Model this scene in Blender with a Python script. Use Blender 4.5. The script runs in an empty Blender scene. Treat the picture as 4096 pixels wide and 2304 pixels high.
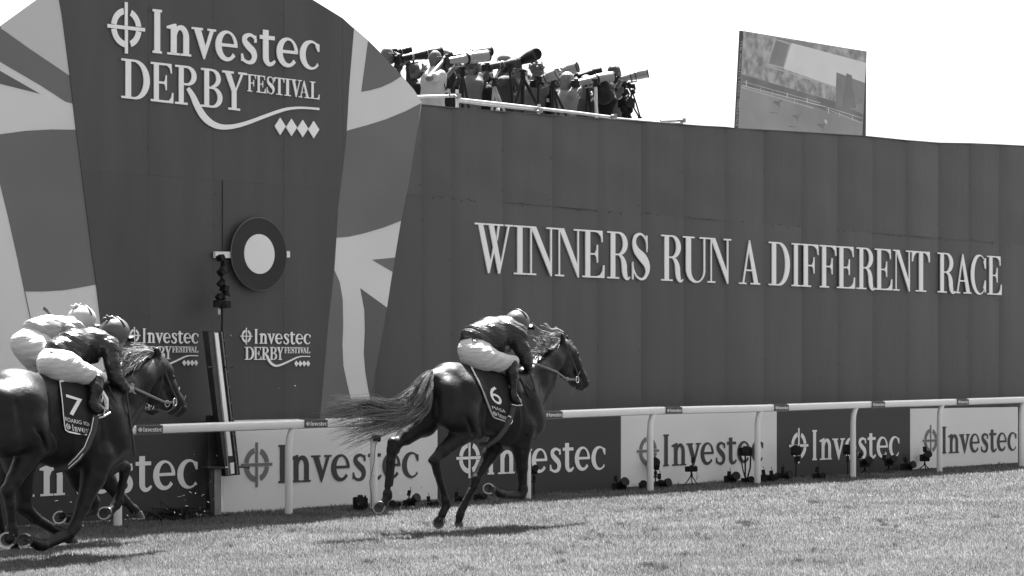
import bpy, bmesh, math, random
import numpy as np
from mathutils import Vector, Matrix

random.seed(7); rng = np.random.default_rng(7)
# ---------------------------------------------------------------- camera, sky, sun, exposure
scene = bpy.context.scene
CX, HY, F, H = 2048.0, 1451.0, 9000.0, 1.755      # principal column, horizon row and focal length in photo pixels; eye height in m
A = math.atan((10400 - CX) / F)                   # angle between the view axis and the running rail
SA, CA = math.sin(A), math.cos(A)
DIR = Vector((SA, CA, 0)); NRM = Vector((CA, -SA, 0)); UP = Vector((0, 0, 1))   # along the course, towards the course, up
cam_d = bpy.data.cameras.new('camera'); cam = bpy.data.objects.new('camera', cam_d)
scene.collection.objects.link(cam); scene.camera = cam
cam.location = (0, 0, H); cam.rotation_euler = (math.radians(90), 0, 0)
cam_d.sensor_width = 36; cam_d.lens = F / 4096 * 36; cam_d.shift_y = (HY - 1152) / 4096
cam_d.clip_start = 0.5; cam_d.clip_end = 3000
cam_d.dof.use_dof = False
SUN_EL = math.radians(61); SUN_AZ = math.radians(4)      # azimuth east of the view axis
world = bpy.data.worlds.new('World'); scene.world = world; world.use_nodes = True
nt = world.node_tree; nt.nodes.clear()
sky = nt.nodes.new('ShaderNodeTexSky'); sky.sky_type = 'NISHITA'; sky.sun_disc = False
sky.sun_elevation = SUN_EL; sky.sun_rotation = SUN_AZ; sky.air_density = 1.6; sky.dust_density = 6.0
bw = nt.nodes.new('ShaderNodeRGBToBW'); bg = nt.nodes.new('ShaderNodeBackground'); bg.inputs[1].default_value = 0.052
wo = nt.nodes.new('ShaderNodeOutputWorld')
nt.links.new(sky.outputs[0], bw.inputs[0]); nt.links.new(bw.outputs[0], bg.inputs[0]); nt.links.new(bg.outputs[0], wo.inputs[0])
sd = bpy.data.lights.new('sun', 'SUN'); sd.energy = 5.0; sd.angle = math.radians(0.55); sd.color = (1, 1, 1)
sun = bpy.data.objects.new('sun', sd); scene.collection.objects.link(sun)
sv = Vector((math.sin(SUN_AZ) * math.cos(SUN_EL), math.cos(SUN_AZ) * math.cos(SUN_EL), math.sin(SUN_EL)))
sun.rotation_euler = sv.to_track_quat('Z', 'Y').to_euler()
scene.view_settings.view_transform = 'Standard'; scene.view_settings.look = 'None'
scene.view_settings.gamma = 1.0; scene.view_settings.exposure = 2.62
scene.cycles.max_bounces = 6

# ---------------------------------------------------------------- helpers
def pl(x, y, D):
    """the point of the vertical plane parallel to the rail at distance D that the photo shows at pixel x, y"""
    rx = (x - CX) / F
    Z = D / (SA - CA * rx)
    return Vector((rx * Z, Z, H + (HY - y) / F * Z))
def uv(x, y, D):
    p = pl(x, y, D); return (p.dot(DIR), p.z)
def fromuv(u, z, D): return DIR * u - NRM * D + UP * z
def gp(x, y):
    Z = F * H / (y - HY); return Vector(((x - CX) / F * Z, Z, 0))

def link(o, parent=None):
    scene.collection.objects.link(o)
    if parent is not None:
        o.parent = parent
        o.matrix_parent_inverse = parent.matrix_world.inverted() if False else Matrix.Translation(-parent.location)
    return o
def tag(o, label=None, cat=None, group=None, kind=None):
    if label: o['label'] = label
    if cat: o['category'] = cat
    if group: o['group'] = group
    if kind: o['kind'] = kind
    return o
def thing(name, loc, label, cat, group=None):
    o = bpy.data.objects.new(name, None); o.location = loc; o.empty_display_size = .1
    scene.collection.objects.link(o); return tag(o, label, cat, group)
def smooth(me, on=True):
    me.polygons.foreach_set('use_smooth', [on] * len(me.polygons)); me.update()

class MB:
    """collects verts and faces, builds one mesh object"""
    def __init__(s): s.v = []; s.f = []
    def add(s, vs, fs):
        o = len(s.v); s.v += [tuple(p) for p in vs]; s.f += [tuple(i + o for i in f) for f in fs]; return s
    def box(s, c, ax, ay, az):
        c = Vector(c); vs = []
        for k in range(8):
            vs.append(c + ax * (1 if k & 1 else -1) + ay * (1 if k & 2 else -1) + az * (1 if k & 4 else -1))
        return s.add(vs, [(0, 2, 3, 1), (4, 5, 7, 6), (0, 1, 5, 4), (2, 6, 7, 3), (0, 4, 6, 2), (1, 3, 7, 5)])
    def abox(s, c, hx, hy, hz, M=None):
        M = M or Matrix.Identity(3)
        return s.box(c, M @ Vector((hx, 0, 0)), M @ Vector((0, hy, 0)), M @ Vector((0, 0, hz)))
    def tube(s, pts, rad, n=8, cap=True, flat=1.0, side=None):
        pts = [Vector(p) for p in pts]
        rs = rad if isinstance(rad, (list, tuple)) else [rad] * len(pts)
        vs = []; fs = []
        prev = None
        for i, p in enumerate(pts):
            t = (pts[min(i + 1, len(pts) - 1)] - pts[max(i - 1, 0)])
            t = t.normalized() if t.length > 1e-6 else (lt if i else UP)
            lt = t
            if prev is None:
                ref = side if side is not None else (UP if abs(t.z) < .9 else Vector((1, 0, 0)))
                a = (ref - t * ref.dot(t)).normalized()
            else: a = (prev - t * prev.dot(t)).normalized()
            prev = a; b = t.cross(a)
            for k in range(n):
                th = 2 * math.pi * k / n
                vs.append(p + a * math.cos(th) * rs[i] + b * math.sin(th) * rs[i] * flat)
        for i in range(len(pts) - 1):
            for k in range(n):
                fs.append((i * n + k, i * n + (k + 1) % n, (i + 1) * n + (k + 1) % n, (i + 1) * n + k))
        if cap:
            fs.append(tuple(range(n))[::-1]); fs.append(tuple((len(pts) - 1) * n + k for k in range(n)))
        return s.add(vs, fs)
    def lathe(s, a, b, prof, n=20):
        """prof: list of (t along a->b, radius)"""
        a = Vector(a); b = Vector(b)
        return s.tube([a + (b - a) * t for t, r in prof], [r for t, r in prof], n)
    def ball(s, c, r, n=10, sc=(1, 1, 1), M=None):
        vs = []; fs = []; m = n // 2; M = M or Matrix.Identity(3)
        for i in range(m + 1):
            ph = math.pi * i / m
            for k in range(n):
                th = 2 * math.pi * k / n
                vs.append(Vector(c) + M @ Vector((math.sin(ph) * math.cos(th) * r * sc[0], math.sin(ph) * math.sin(th) * r * sc[1], math.cos(ph) * r * sc[2])))
        for i in range(m):
            for k in range(n):
                fs.append((i * n + k, (i + 1) * n + k, (i + 1) * n + (k + 1) % n, i * n + (k + 1) % n))
        return s.add(vs, fs)
    def prism(s, poly, D, th, back=None):
        """plate: pixel polygon on plane D, thickness th away from the course"""
        f = [pl(x, y, D) for x, y in poly]; b = [p - NRM * th for p in f]; n = len(poly)
        return s.add(f + b, [tuple(range(n)), tuple(range(2 * n - 1, n - 1, -1))] + [(i, n + i, n + (i + 1) % n, (i + 1) % n) for i in range(n)])
    def uvprism(s, poly, D, th):
        f = [fromuv(u, z, D) for u, z in poly]; b = [p - NRM * th for p in f]; n = len(poly)
        return s.add(f + b, [tuple(range(n)), tuple(range(2 * n - 1, n - 1, -1))] + [(i, n + i, n + (i + 1) % n, (i + 1) % n) for i in range(n)])
    def build(s, name, mat, parent=None, sm=False, fix=True):
        me = bpy.data.meshes.new(name); me.from_pydata(s.v, [], s.f)
        if fix:
            bm = bmesh.new(); bm.from_mesh(me); bmesh.ops.recalc_face_normals(bm, faces=bm.faces); bm.to_mesh(me); bm.free()
        if sm:
            smooth(me)
            try: me.set_sharp_from_angle(angle=math.radians(40))
            except Exception: pass
        o = bpy.data.objects.new(name, me); me.materials.append(mat); me.update()
        return link(o, parent)

_m = {}
def mat(name, g, rough=.6, spec=.4, nscale=0, namt=0., bump=0., bscale=40., metal=0., coat=0., sheen=0., trans=0., stretch=None, det=4):
    if name in _m: return _m[name]
    m = bpy.data.materials.new(name); m.use_nodes = True; t = m.node_tree; N = t.nodes; L = t.links
    b = N['Principled BSDF']
    b.inputs['Base Color'].default_value = (g, g, g, 1); b.inputs['Roughness'].default_value = rough
    b.inputs['Specular IOR Level'].default_value = spec; b.inputs['Metallic'].default_value = metal
    b.inputs['Coat Weight'].default_value = coat; b.inputs['Sheen Weight'].default_value = sheen
    if nscale or bump:
        tc = N.new('ShaderNodeTexCoord'); src = tc.outputs['Object']
        if stretch:
            mp = N.new('ShaderNodeMapping'); mp.inputs['Scale'].default_value = stretch; mp.inputs['Rotation'].default_value = (0, 0, A)
            L.new(src, mp.inputs['Vector']); src = mp.outputs[0]
    if nscale:
        n = N.new('ShaderNodeTexNoise'); n.inputs['Scale'].default_value = nscale; n.inputs['Detail'].default_value = det
        L.new(src, n.inputs['Vector'])
        r = N.new('ShaderNodeMapRange'); r.inputs[1].default_value = .25; r.inputs[2].default_value = .75
        r.inputs[3].default_value = g * (1 - namt); r.inputs[4].default_value = g * (1 + namt)
        L.new(n.outputs[0], r.inputs[0]); L.new(r.outputs[0], b.inputs['Base Color'])
    if bump:
        n2 = N.new('ShaderNodeTexNoise'); n2.inputs['Scale'].default_value = bscale; n2.inputs['Detail'].default_value = 3
        L.new(src, n2.inputs['Vector'])
        bp = N.new('ShaderNodeBump'); bp.inputs['Strength'].default_value = 1; bp.inputs['Distance'].default_value = bump
        L.new(n2.outputs[0], bp.inputs['Height']); L.new(bp.outputs[0], b.inputs['Normal'])
    _m[name] = m; return m

WHITE = mat('white_paint', .78, .45, .4, 3, .03)
M_WALL = mat('wall_board', .068, .5, .45, 1.2, .12, .010, 1.6, stretch=(1.8, 1.8, .35))
M_TOWER = mat('tower_board', .055, .5, .45, 1.3, .15, .010, 1.5, stretch=(2.2, 2.2, .4))
def vary(m, amt):
    N = m.node_tree.nodes; L = m.node_tree.links; b = N['Principled BSDF']; i = b.inputs['Base Color']; src = i.links[0].from_socket
    g = N.new('ShaderNodeNewGeometry'); r = N.new('ShaderNodeMapRange'); r.inputs[3].default_value = 1 - amt; r.inputs[4].default_value = 1 + amt; x = N.new('ShaderNodeMath'); x.operation = 'MULTIPLY'
    L.new(g.outputs['Random Per Island'], r.inputs[0]); L.new(r.outputs[0], x.inputs[0]); L.new(src, x.inputs[1]); L.new(x.outputs[0], i)
vary(M_WALL, .10); vary(M_TOWER, .05)  # random tone per sheet; on the wall it stands in for fold shading
M_SEAM = mat('seam_dark', .05, .8, .2)
M_LET = mat('letter_white', .84, .5, .4)
M_PL = mat('petal_light', .50, .55, .4, .6, .08)
M_PL2 = mat('petal_pale', .62, .55, .4, .6, .08)
M_PM = mat('petal_mid', .135, .55, .4, .6, .14)
M_PD = mat('petal_dark', .10, .55, .4, .6, .1)
M_BW = mat('board_white', .74, .5, .4, .9, .05)
M_BD = mat('board_dark', .042, .5, .4, .9, .12)
M_INK = mat('ink_dark', .055, .5, .3)
M_INKM = mat('ink_mid', .17, .5, .3)
M_BLK = mat('black_plastic', .010, .5, .2)
M_BLK2 = mat('black_rubber', .012, .6, .2)
M_STEEL = mat('steel_tube', .55, .3, .5, 20, .15, metal=.7)
M_GREYM = mat('grey_metal', .25, .45, .5, 20, .2, metal=.4)
M_GLASS = mat('lens_glass', .006, .15, .3)

# ---------------------------------------------------------------- ground and turf
mg = bpy.data.materials.new('turf_soil'); mg.use_nodes = True
N = mg.node_tree.nodes; L = mg.node_tree.links; b = N['Principled BSDF']
b.inputs['Roughness'].default_value = .95; b.inputs['Specular IOR Level'].default_value = .1
tc = N.new('ShaderNodeTexCoord'); n1 = N.new('ShaderNodeTexNoise'); n1.inputs['Scale'].default_value = 60; n1.inputs['Detail'].default_value = 6
r1 = N.new('ShaderNodeMapRange'); r1.inputs[1].default_value = .3; r1.inputs[2].default_value = .7; r1.inputs[3].default_value = .02; r1.inputs[4].default_value = .09
L.new(tc.outputs['Object'], n1.inputs['Vector']); L.new(n1.outputs[0], r1.inputs[0]); L.new(r1.outputs[0], b.inputs['Base Color'])
g = MB(); g.add([(-900, -400, 0), (900, -400, 0), (900, 1800, 0), (-900, 1800, 0)], [(0, 1, 2, 3)])
ground = tag(g.build('ground', mg), 'mown turf of the racecourse under the horses', None, None, 'structure')

def grass_mat(name, lo, hi, tr):
    m = bpy.data.materials.new(name); m.use_nodes = True; N = m.node_tree.nodes; L = m.node_tree.links; N.clear()
    o = N.new('ShaderNodeOutputMaterial'); d = N.new('ShaderNodeBsdfDiffuse'); t = N.new('ShaderNodeBsdfTranslucent'); gl = N.new('ShaderNodeBsdfGlossy')
    gl.inputs['Roughness'].default_value = .42
    mx = N.new('ShaderNodeMixShader'); mx2 = N.new('ShaderNodeMixShader'); mx.inputs[0].default_value = tr; mx2.inputs[0].default_value = .06
    ge = N.new('ShaderNodeNewGeometry'); r = N.new('ShaderNodeMapRange'); r.inputs[3].default_value = lo; r.inputs[4].default_value = hi
    tcn = N.new('ShaderNodeTexCoord'); nz = N.new('ShaderNodeTexNoise'); nz.inputs['Scale'].default_value = 1.1; nz.inputs['Detail'].default_value = 5
    r2 = N.new('ShaderNodeMapRange'); r2.inputs[1].default_value = .35; r2.inputs[2].default_value = .65; r2.inputs[3].default_value = .78; r2.inputs[4].default_value = 1.15
    mu = N.new('ShaderNodeMath'); mu.operation = 'MULTIPLY'
    L.new(tcn.outputs['Object'], nz.inputs['Vector']); L.new(nz.outputs[0], r2.inputs[0])
    L.new(ge.outputs['Random Per Island'], r.inputs[0]); L.new(r.outputs[0], mu.inputs[0]); L.new(r2.outputs[0], mu.inputs[1])
    for s_ in (d, t, gl): L.new(mu.outputs[0], s_.inputs['Color'])
    L.new(d.outputs[0], mx.inputs[1]); L.new(t.outputs[0], mx.inputs[2]); L.new(mx.outputs[0], mx2.inputs[1]); L.new(gl.outputs[0], mx2.inputs[2])
    L.new(mx2.outputs[0], o.inputs[0]); return m

def tri_mesh(name, verts, nper, m, kind_label):
    n = len(verts) // nper
    me = bpy.data.meshes.new(name); me.vertices.add(len(verts)); me.vertices.foreach_set('co', verts.astype(np.float32).ravel())
    me.loops.add(len(verts)); me.loops.foreach_set('vertex_index', np.arange(len(verts), dtype=np.int32))
    me.polygons.add(n); me.polygons.foreach_set('loop_start', np.arange(0, len(verts), nper, dtype=np.int32))
    try: me.polygons.foreach_set('loop_total', np.full(n, nper, dtype=np.int32))
    except Exception: pass
    me.update(calc_edges=True); me.materials.append(m)
    o = bpy.data.objects.new(name, me); link(o); tag(o, kind_label, None, None, 'stuff'); return o

def turf(nb):
    # blades thin out with distance; only the course side of the boards
    u = rng.random(nb * 2); z0, z1 = 17.4, 48.0
    Z = 1 / (1 / z0 - u * (1 / z0 - 1 / z1))           # pdf ~ 1/Z^2 over depth
    X = (rng.random(nb * 2) * 2 - 1) * (Z * .2276 + .9)
    k = (-(CA * X - SA * Z)) < 20.35
    X = X[k][:nb]; Z = Z[k][:nb]; n = len(X)
    # mower lines and tufts: clumped height
    cl = np.sin(X * 3.1 + np.sin(Z * 2.3) * 1.7) * np.sin(Z * 2.7 + np.cos(X * 1.9) * 2) * .5 + .5
    cl2 = np.sin(X * 11 + Z * 3) * np.sin(Z * 9 - X * 4) * .5 + .5
    Dp = -(CA * X - SA * Z)
    edge = np.clip((Dp - 19.2) / .8, 0, 1)
    h = (.022 + .030 * rng.random(n)) * (.75 + .35 * cl + .35 * cl2) * (1 + edge * .25)
    w = (.004 + .004 * rng.random(n)) * (Z / 22)
    th = rng.random(n) * 2 * np.pi; ln = rng.random(n) * .9
    la = rng.random(n) * 2 * np.pi
    base = np.stack([X, Z, np.zeros(n)], 1)
    side = np.stack([np.cos(th) * w, np.sin(th) * w, np.zeros(n)], 1)
    tip = base + np.stack([np.cos(la) * ln * h * .95 - .004, np.sin(la) * ln * h * .95, h * (1 - .35 * ln)], 1)
    v = np.stack([base - side, base + side, tip], 1).reshape(-1, 3)
    return v
M_GR = grass_mat('grass_blade', .085, .25, .5)
tri_mesh('grass', turf(620000), 3, M_GR, 'short sunlit racecourse grass covering the track').location = (0, 0, .001)
# dark tufts, kicked-up divots
vs = []
for (x, y, sz) in [(2635, 2046, .14), (2985, 2105, .2), (3385, 2040, .22), (3515, 2095, .2), (3985, 2080, .12), (3290, 2270, .12), (2590, 2275, .25), (1870, 2290, .12), (2980, 2102, .1), (3260, 2020, .12), (2240, 2225, .12), (2980, 2200, .1), (2480, 2110, .1), (1700, 2110, .1)] + [(random.uniform(0, 4096), 2040 + 250 * random.random() ** 1.0, random.uniform(.03, .08)) for _ in range(50)]:
    if y < 2190 - x * .075: continue
    c = gp(x, y)
    for i in range(int(260 * sz / .15)):
        a = random.random() * 6.28; r = random.gauss(0, sz * .5); bx = c.x + math.cos(a) * r; by = c.y + math.sin(a) * r * .8
        hh = random.uniform(.03, .075); t2 = random.random() * 6.28; wv = .004
        vs += [(bx - math.cos(t2) * wv, by - math.sin(t2) * wv, 0), (bx + math.cos(t2) * wv, by + math.sin(t2) * wv, 0), (bx + random.gauss(0, .02), by + random.gauss(0, .02), hh)]
tri_mesh('grass_tufts', np.array(vs), 3, grass_mat('tuft_blade', .05, .15, .3), 'darker longer tufts standing out of the short grass')

# ---------------------------------------------------------------- glyphs (unit cap height)
def arc(cx, cy, rx, ry, a0, a1, n=18):
    return [(cx + rx * math.cos(math.radians(a0 + (a1 - a0) * i / n)), cy + ry * math.sin(math.radians(a0 + (a1 - a0) * i / n))) for i in range(n + 1)]
def strip(o, i): return ('S', o, i)
def R(x0, y0, x1, y1): return ('P', [(x0, y0), (x1, y0), (x1, y1), (x0, y1)])
def P(*p): return ('P', list(p))
def cat(pts, n=6):
    out = []
    for i in range(len(pts) - 1):
        p0 = pts[max(i - 1, 0)]; p1 = pts[i]; p2 = pts[i + 1]; p3 = pts[min(i + 2, len(pts) - 1)]
        for k in range(n):
            t = k / n
            out.append(tuple(.5 * (2 * b + (c - a) * t + (2 * a - 5 * b + 4 * c - d) * t * t + (3 * b - a - 3 * c + d) * t ** 3) for a, b, c, d in zip(p0, p1, p2, p3)))
    out.append(tuple(pts[-1])); return out
def pen(pts, n=6):
    q = cat(pts, n); o = []; i_ = []
    for k, (x, y, w) in enumerate(q):
        a = q[max(k - 1, 0)]; c = q[min(k + 1, len(q) - 1)]
        dx, dy = c[0] - a[0], c[1] - a[1]; l = math.hypot(dx, dy) or 1
        o.append((x - dy / l * w / 2, y + dx / l * w / 2)); i_.append((x + dy / l * w / 2, y - dx / l * w / 2))
    return strip(o, i_)
INV = {
 'I': (.27, [R(.05, .04, .22, .96), R(0, 0, .27, .055), R(0, .945, .27, 1)]),
 'n': (.73, [R(.12, .04, .29, .62), R(.02, 0, .39, .05), P((0, .60), (.29, .58), (.29, .72), (.22, .72), (0, .65)), strip(arc(.43, .42, .235, .285, 165, 0), arc(.40, .42, .10, .17, 165, 0)), R(.495, .04, .665, .425), R(.41, 0, .73, .05)]),
 'v': (.73, [P((.07, .66), (.27, .66), (.44, .20), (.38, -.03), (.355, -.03)), P((.36, -.03), (.385, -.03), (.665, .66), (.55, .66), (.37, .16)), R(0, .645, .33, .695), R(.47, .645, .73, .695)]),
 'e': (.66, [strip(arc(.33, .34, .33, .365, 0, 322, 30), arc(.37, .355, .19, .285, 8, 322, 30)), R(.13, .32, .655, .395)]),
 's': (.49, [pen([(.445, .50, .06), (.42, .60, .07), (.27, .665, .08), (.12, .60, .13), (.115, .49, .15), (.23, .38, .17), (.36, .28, .17), (.405, .16, .15), (.35, .04, .12), (.21, -.0, .08), (.07, .06, .07), (.03, .19, .05)]), R(.40, .49, .46, .66), R(0, .02, .055, .2)]),
 't': (.48, [R(.10, .14, .27, .83), R(0, .60, .46, .695), pen([(.185, .22, .17), (.195, .11, .165), (.26, .02, .12), (.35, .01, .09), (.42, .05, .08), (.47, .10, .05)])]),
 'c': (.60, [strip(arc(.33, .34, .33, .365, 55, 318, 26), arc(.38, .34, .205, .30, 62, 322, 26)), P((.60, .62), (.60, .44), (.55, .44), (.48, .585), (.49, .655))]),
}
INV_X = [('I', 527, 618), ('n', 668, 912), ('v', 917, 1160), ('e', 1155, 1376), ('s', 1412, 1572), ('t', 1597, 1752), ('e', 1765, 1978), ('c', 1998, 2193)]
def bold(t=.03):
    s = .03
    def serif(x0, x1, top): return R(x0, 1 - t, x1, 1) if top else R(x0, 0, x1, t)
    arm_top = lambda x: ('P', [(.22, 1), (x, 1), (x + .01, .76), (x - .02, .76), (x - .045, .88), (x - .13, .95), (x - .22, 1 - t), (.22, 1 - t)])
    arm_mid = [R(.22, .5 - t / 2, .42, .5 + t / 2), P((.455, .70), (.425, .70), (.41, .58), (.37, .52), (.37, .48), (.41, .43), (.425, .32), (.455, .32))]
    return {
     'I': (.37, [R(.11, 0, .26, 1), R(0, 0, .37, t), R(0, 1 - t, .37, 1)]),
     'W': (1.12, [P((.097, .99), (.239, .99), (.47, .22), (.425, 0), (.39, 0)), P((.407, .99), (.553, .99), (.765, .22), (.735, 0), (.69, 0)),
                  P((.40, 0), (.43, 0), (.60, .55), (.56, .60)), P((.64, .72), (.67, .66), (.735, .985), (.68, .985)), P((.71, 0), (.738, 0), (1.03, .985), (.975, .985)), R(0, 1 - t, .305, 1), R(.333, 1 - t, .838, 1), R(.89, 1 - t, 1.12, 1)]),
     'N': (.836, [R(.11, 0, .15, .98), R(0, 0, .273, t), R(0, 1 - t, .27, 1), P((.115, 1), (.27, 1), (.735, .18), (.735, -.01), (.70, -.01)), R(.69, .1, .735, .99), R(.575, 1 - t, .836, 1)]),
     'E': (.645, [R(.09, 0, .225, 1), R(0, 0, .3, t), R(0, 1 - t, .3, 1), arm_top(.585), P((.22, 0), (.64, 0), (.645, .27), (.61, .27), (.585, .14), (.52, .06), (.42, t), (.22, t))] + arm_mid),
     'F': (.60, [R(.09, 0, .225, 1), R(0, 0, .33, t), R(0, 1 - t, .3, 1), arm_top(.585)] + arm_mid),
     'P': (.57, [R(.10, 0, .225, 1), R(0, 0, .33, t), R(0, 1 - t, .3, 1), strip([(.22, 1)] + arc(.33, .75, .24, .25, 90, -90), [(.22, 1 - t)] + arc(.30, .75, .14, .25 - t, 90, -90)), R(.22, .5, .34, .5 + t)]),
     'R': (.64, [R(.10, 0, .223, 1), R(0, 0, .33, t), R(0, 1 - t, .3, 1), strip([(.22, 1)] + arc(.33, .75, .24, .25, 90, -90), [(.22, 1 - t)] + arc(.30, .75, .14, .25 - t, 90, -90)), R(.22, .5, .34, .5 + t),
                 pen([(.33, .51, .03), (.42, .45, .09), (.475, .32, .13), (.49, .16, .13), (.52, .05, .11), (.57, .0, .05), (.62, .02, .03), (.64, .05, .025)])]),
     'S': (.50, [pen([(.43, .60, .02), (.42, .80, .03), (.35, .93, .04), (.23, .985, .05), (.10, .92, .08), (.06, .78, .10), (.13, .62, .16), (.30, .48, .21), (.42, .34, .17), (.445, .18, .10), (.36, .04, .06), (.24, .015, .05), (.12, .08, .04), (.04, .22, .03), (.02, .38, .02)]), P((.40, .96), (.44, .96), (.45, .68), (.42, .68)), P((0, 0), (.04, .0), (.035, .36), (0, .36))]),
     'U': (.73, [R(.09, .25, .23, .98), R(0, 1 - t, .33, 1), R(.60, .25, .645, .98), R(.48, 1 - t, .73, 1), strip(arc(.3675, .27, .2775, .29, 180, 360), arc(.415, .27, .185, .25, 180, 360))]),
     'A': (.61, [P((.29, 1.0), (.315, 1.0), (.56, .01), (.44, .01), (.27, .82)), P((.10, .01), (.14, .01), (.30, .86), (.275, .93)), R(.16, .30, .48, .335), R(0, 0, .21, t), R(.33, 0, .61, t)]),
     'V': (.70, [P((.10, .99), (.25, .99), (.42, .2), (.36, -.01), (.33, -.01)), P((.335, -.01), (.37, -.01), (.61, .99), (.56, .99)), R(0, 1 - t, .36, 1), R(.46, 1 - t, .70, 1)]),
     'Y': (.80, [P((.07, .99), (.26, .99), (.46, .50), (.33, .44)), P((.38, .42), (.45, .48), (.70, .99), (.62, .99)), R(.31, 0, .46, .5), R(0, 1 - t, .37, 1), R(.52, 1 - t, .80, 1), R(.20, 0, .58, t)]),
     'D': (.62, [R(.09, 0, .21, 1), R(0, 0, .3, t), R(0, 1 - t, .3, 1), strip([(.2, 1)] + arc(.30, .5, .32, .5, 90, -90, 24) + [(.2, 0)], [(.2, 1 - t)] + arc(.27, .5, .215, .5 - t, 90, -90, 24) + [(.2, t)])]),
     'B': (.62, [R(.09, 0, .225, 1), R(0, 0, .3, t), R(0, 1 - t, .3, 1), strip([(.2, 1)] + arc(.32, .76, .25, .24, 90, -90), [(.2, 1 - t)] + arc(.30, .76, .14, .24 - t, 90, -90)), strip([(.2, .54)] + arc(.33, .27, .29, .27, 90, -90) + [(.2, 0)], [(.2, .54 - t)] + arc(.31, .27, .17, .27 - t, 90, -90) + [(.2, t)])]),
     'T': (.60, [R(.235, 0, .365, 1), R(.12, 0, .48, t), P((0, 1), (.6, 1), (.605, .74), (.575, .74), (.54, .88), (.47, .95), (.38, 1 - t), (.22, 1 - t), (.13, .95), (.06, .88), (.025, .74), (-.005, .74))]),
     'C': (.55, [strip(arc(.30, .5, .30, .515, 52, 305, 28), arc(.345, .5, .225, .475, 55, 310, 28)), P((.51, .93), (.54, .93), (.54, .66), (.51, .66), (.46, .83)), P((.51, .05), (.54, .05), (.54, .36), (.51, .36), (.45, .17))]),
     'L': (.60, [R(.09, 0, .225, 1), R(0, 0, .3, t), R(0, 1 - t, .33, 1), P((.22, 0), (.59, 0), (.60, .28), (.565, .28), (.53, .12), (.42, t), (.22, t))]),
    }
DID = bold(.034); DER = bold(.055)

class Frame:
    """text frame on plane D: baseline and cap line given by pixels at two columns"""
    def __init__(s, D, xl, yl, xr, yr, capl, capr=None):
        s.D = D; s.u0, s.z0 = uv(xl, yl, D); s.u1, s.z1 = uv(xr, yr, D)
        s.c0 = uv(xl, yl - capl, D)[1] - s.z0
        s.c1 = s.c0 if capr is None else uv(xr, yr - capr, D)[1] - s.z1
    def at(s, u, v):       # u in metres on the plane, v in cap heights
        t = (u - s.u0) / (s.u1 - s.u0); return (u, s.z0 + (s.z1 - s.z0) * t + v * (s.c0 + (s.c1 - s.c0) * t))
_j = [0]
def put_glyph(mb, gl, u0, u1, fr, th, nominal=None):
    w, parts = gl
    def mp(p): return fr.at(u0 + (u1 - u0) * p[0] / w, p[1])
    for k in parts:
        _j[0] = (_j[0] + 1) % 9; D = fr.D - .0004 * _j[0]
        if k[0] == 'P':
            mb.uvprism([mp(p) for p in k[1]], D, th)
        else:
            o = [mp(p) for p in k[1]]; i = [mp(p) for p in k[2]]; n = len(o)
            fo = [fromuv(a, b, D) for a, b in o]; fi = [fromuv(a, b, D) for a, b in i]
            vs = fo + fi + [p - NRM * th for p in fo] + [p - NRM * th for p in fi]; fs = []
            for q in range(n - 1):
                fs += [(q, q + 1, n + q + 1, n + q), (2 * n + q, 3 * n + q, 3 * n + q + 1, 2 * n + q + 1), (q, 2 * n + q, 2 * n + q + 1, q + 1), (n + q, n + q + 1, 3 * n + q + 1, 3 * n + q)]
            fs += [(0, n, 3 * n, 2 * n), (n - 1, 3 * n - 1, 4 * n - 1, 2 * n - 1)]
            mb.add(vs, fs)
# relative letter spans of the wordmark, measured on the big sign and straightened onto its plane
_D0 = 20.2
_q = lambda x: uv(400 + x / 2.498, 200, _D0)[0]
_ua, _ub = _q(527), _q(2193)
INV_U = [(c, (_q(a) - _ua) / (_ub - _ua), (_q(b_) - _ua) / (_ub - _ua)) for c, a, b_ in INV_X]
CROSS_U = ((_q(75) - _ua) / (_ub - _ua), (_q(450) - _ua) / (_ub - _ua))
def cross_parts():
    p = []
    for a0, a1 in ((102, 172), (8, 68), (188, 264), (290, 352)):
        p.append(strip(arc(.5, .5, .40, .385, a0, a1, 14), arc(.5, .5, .265, .265, a0 + (2 if a0 < 180 else 0), a1, 14)))
    return (1., p + [R(0, .465, 1, .535), R(.462, 0, .538, .46), R(.462, .54, .538, 1)])
def wordmark(D, fr, xI, xc, mat_t, mat_x, parent, th=.004, each=False, lname='lettering', cname='emblem'):
    u0 = uv(xI, 1500, D)[0]; u1 = uv(xc, 1500, D)[0]
    mb = MB()
    for c, a, b_ in INV_U:
        if each: mb = MB()
        put_glyph(mb, INV[c], u0 + (u1 - u0) * a, u0 + (u1 - u0) * b_, fr, th)
        if each: mb.build('letter', mat_t, parent)
    if not each: mb.build(lname, mat_t, parent)
    mb = MB(); ca, cb = u0 + (u1 - u0) * CROSS_U[0], u0 + (u1 - u0) * CROSS_U[1]
    w, parts = cross_parts(); hs = 1.155
    cp = []
    for k in parts:
        f = lambda q: (q[0], -.075 + q[1] * hs)
        cp.append(('P', [f(q) for q in k[1]]) if k[0] == 'P' else ('S', [f(q) for q in k[1]], [f(q) for q in k[2]]))
    put_glyph(mb, (1., cp), ca, cb, fr, th); mb.build(cname, mat_x, parent)
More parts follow.
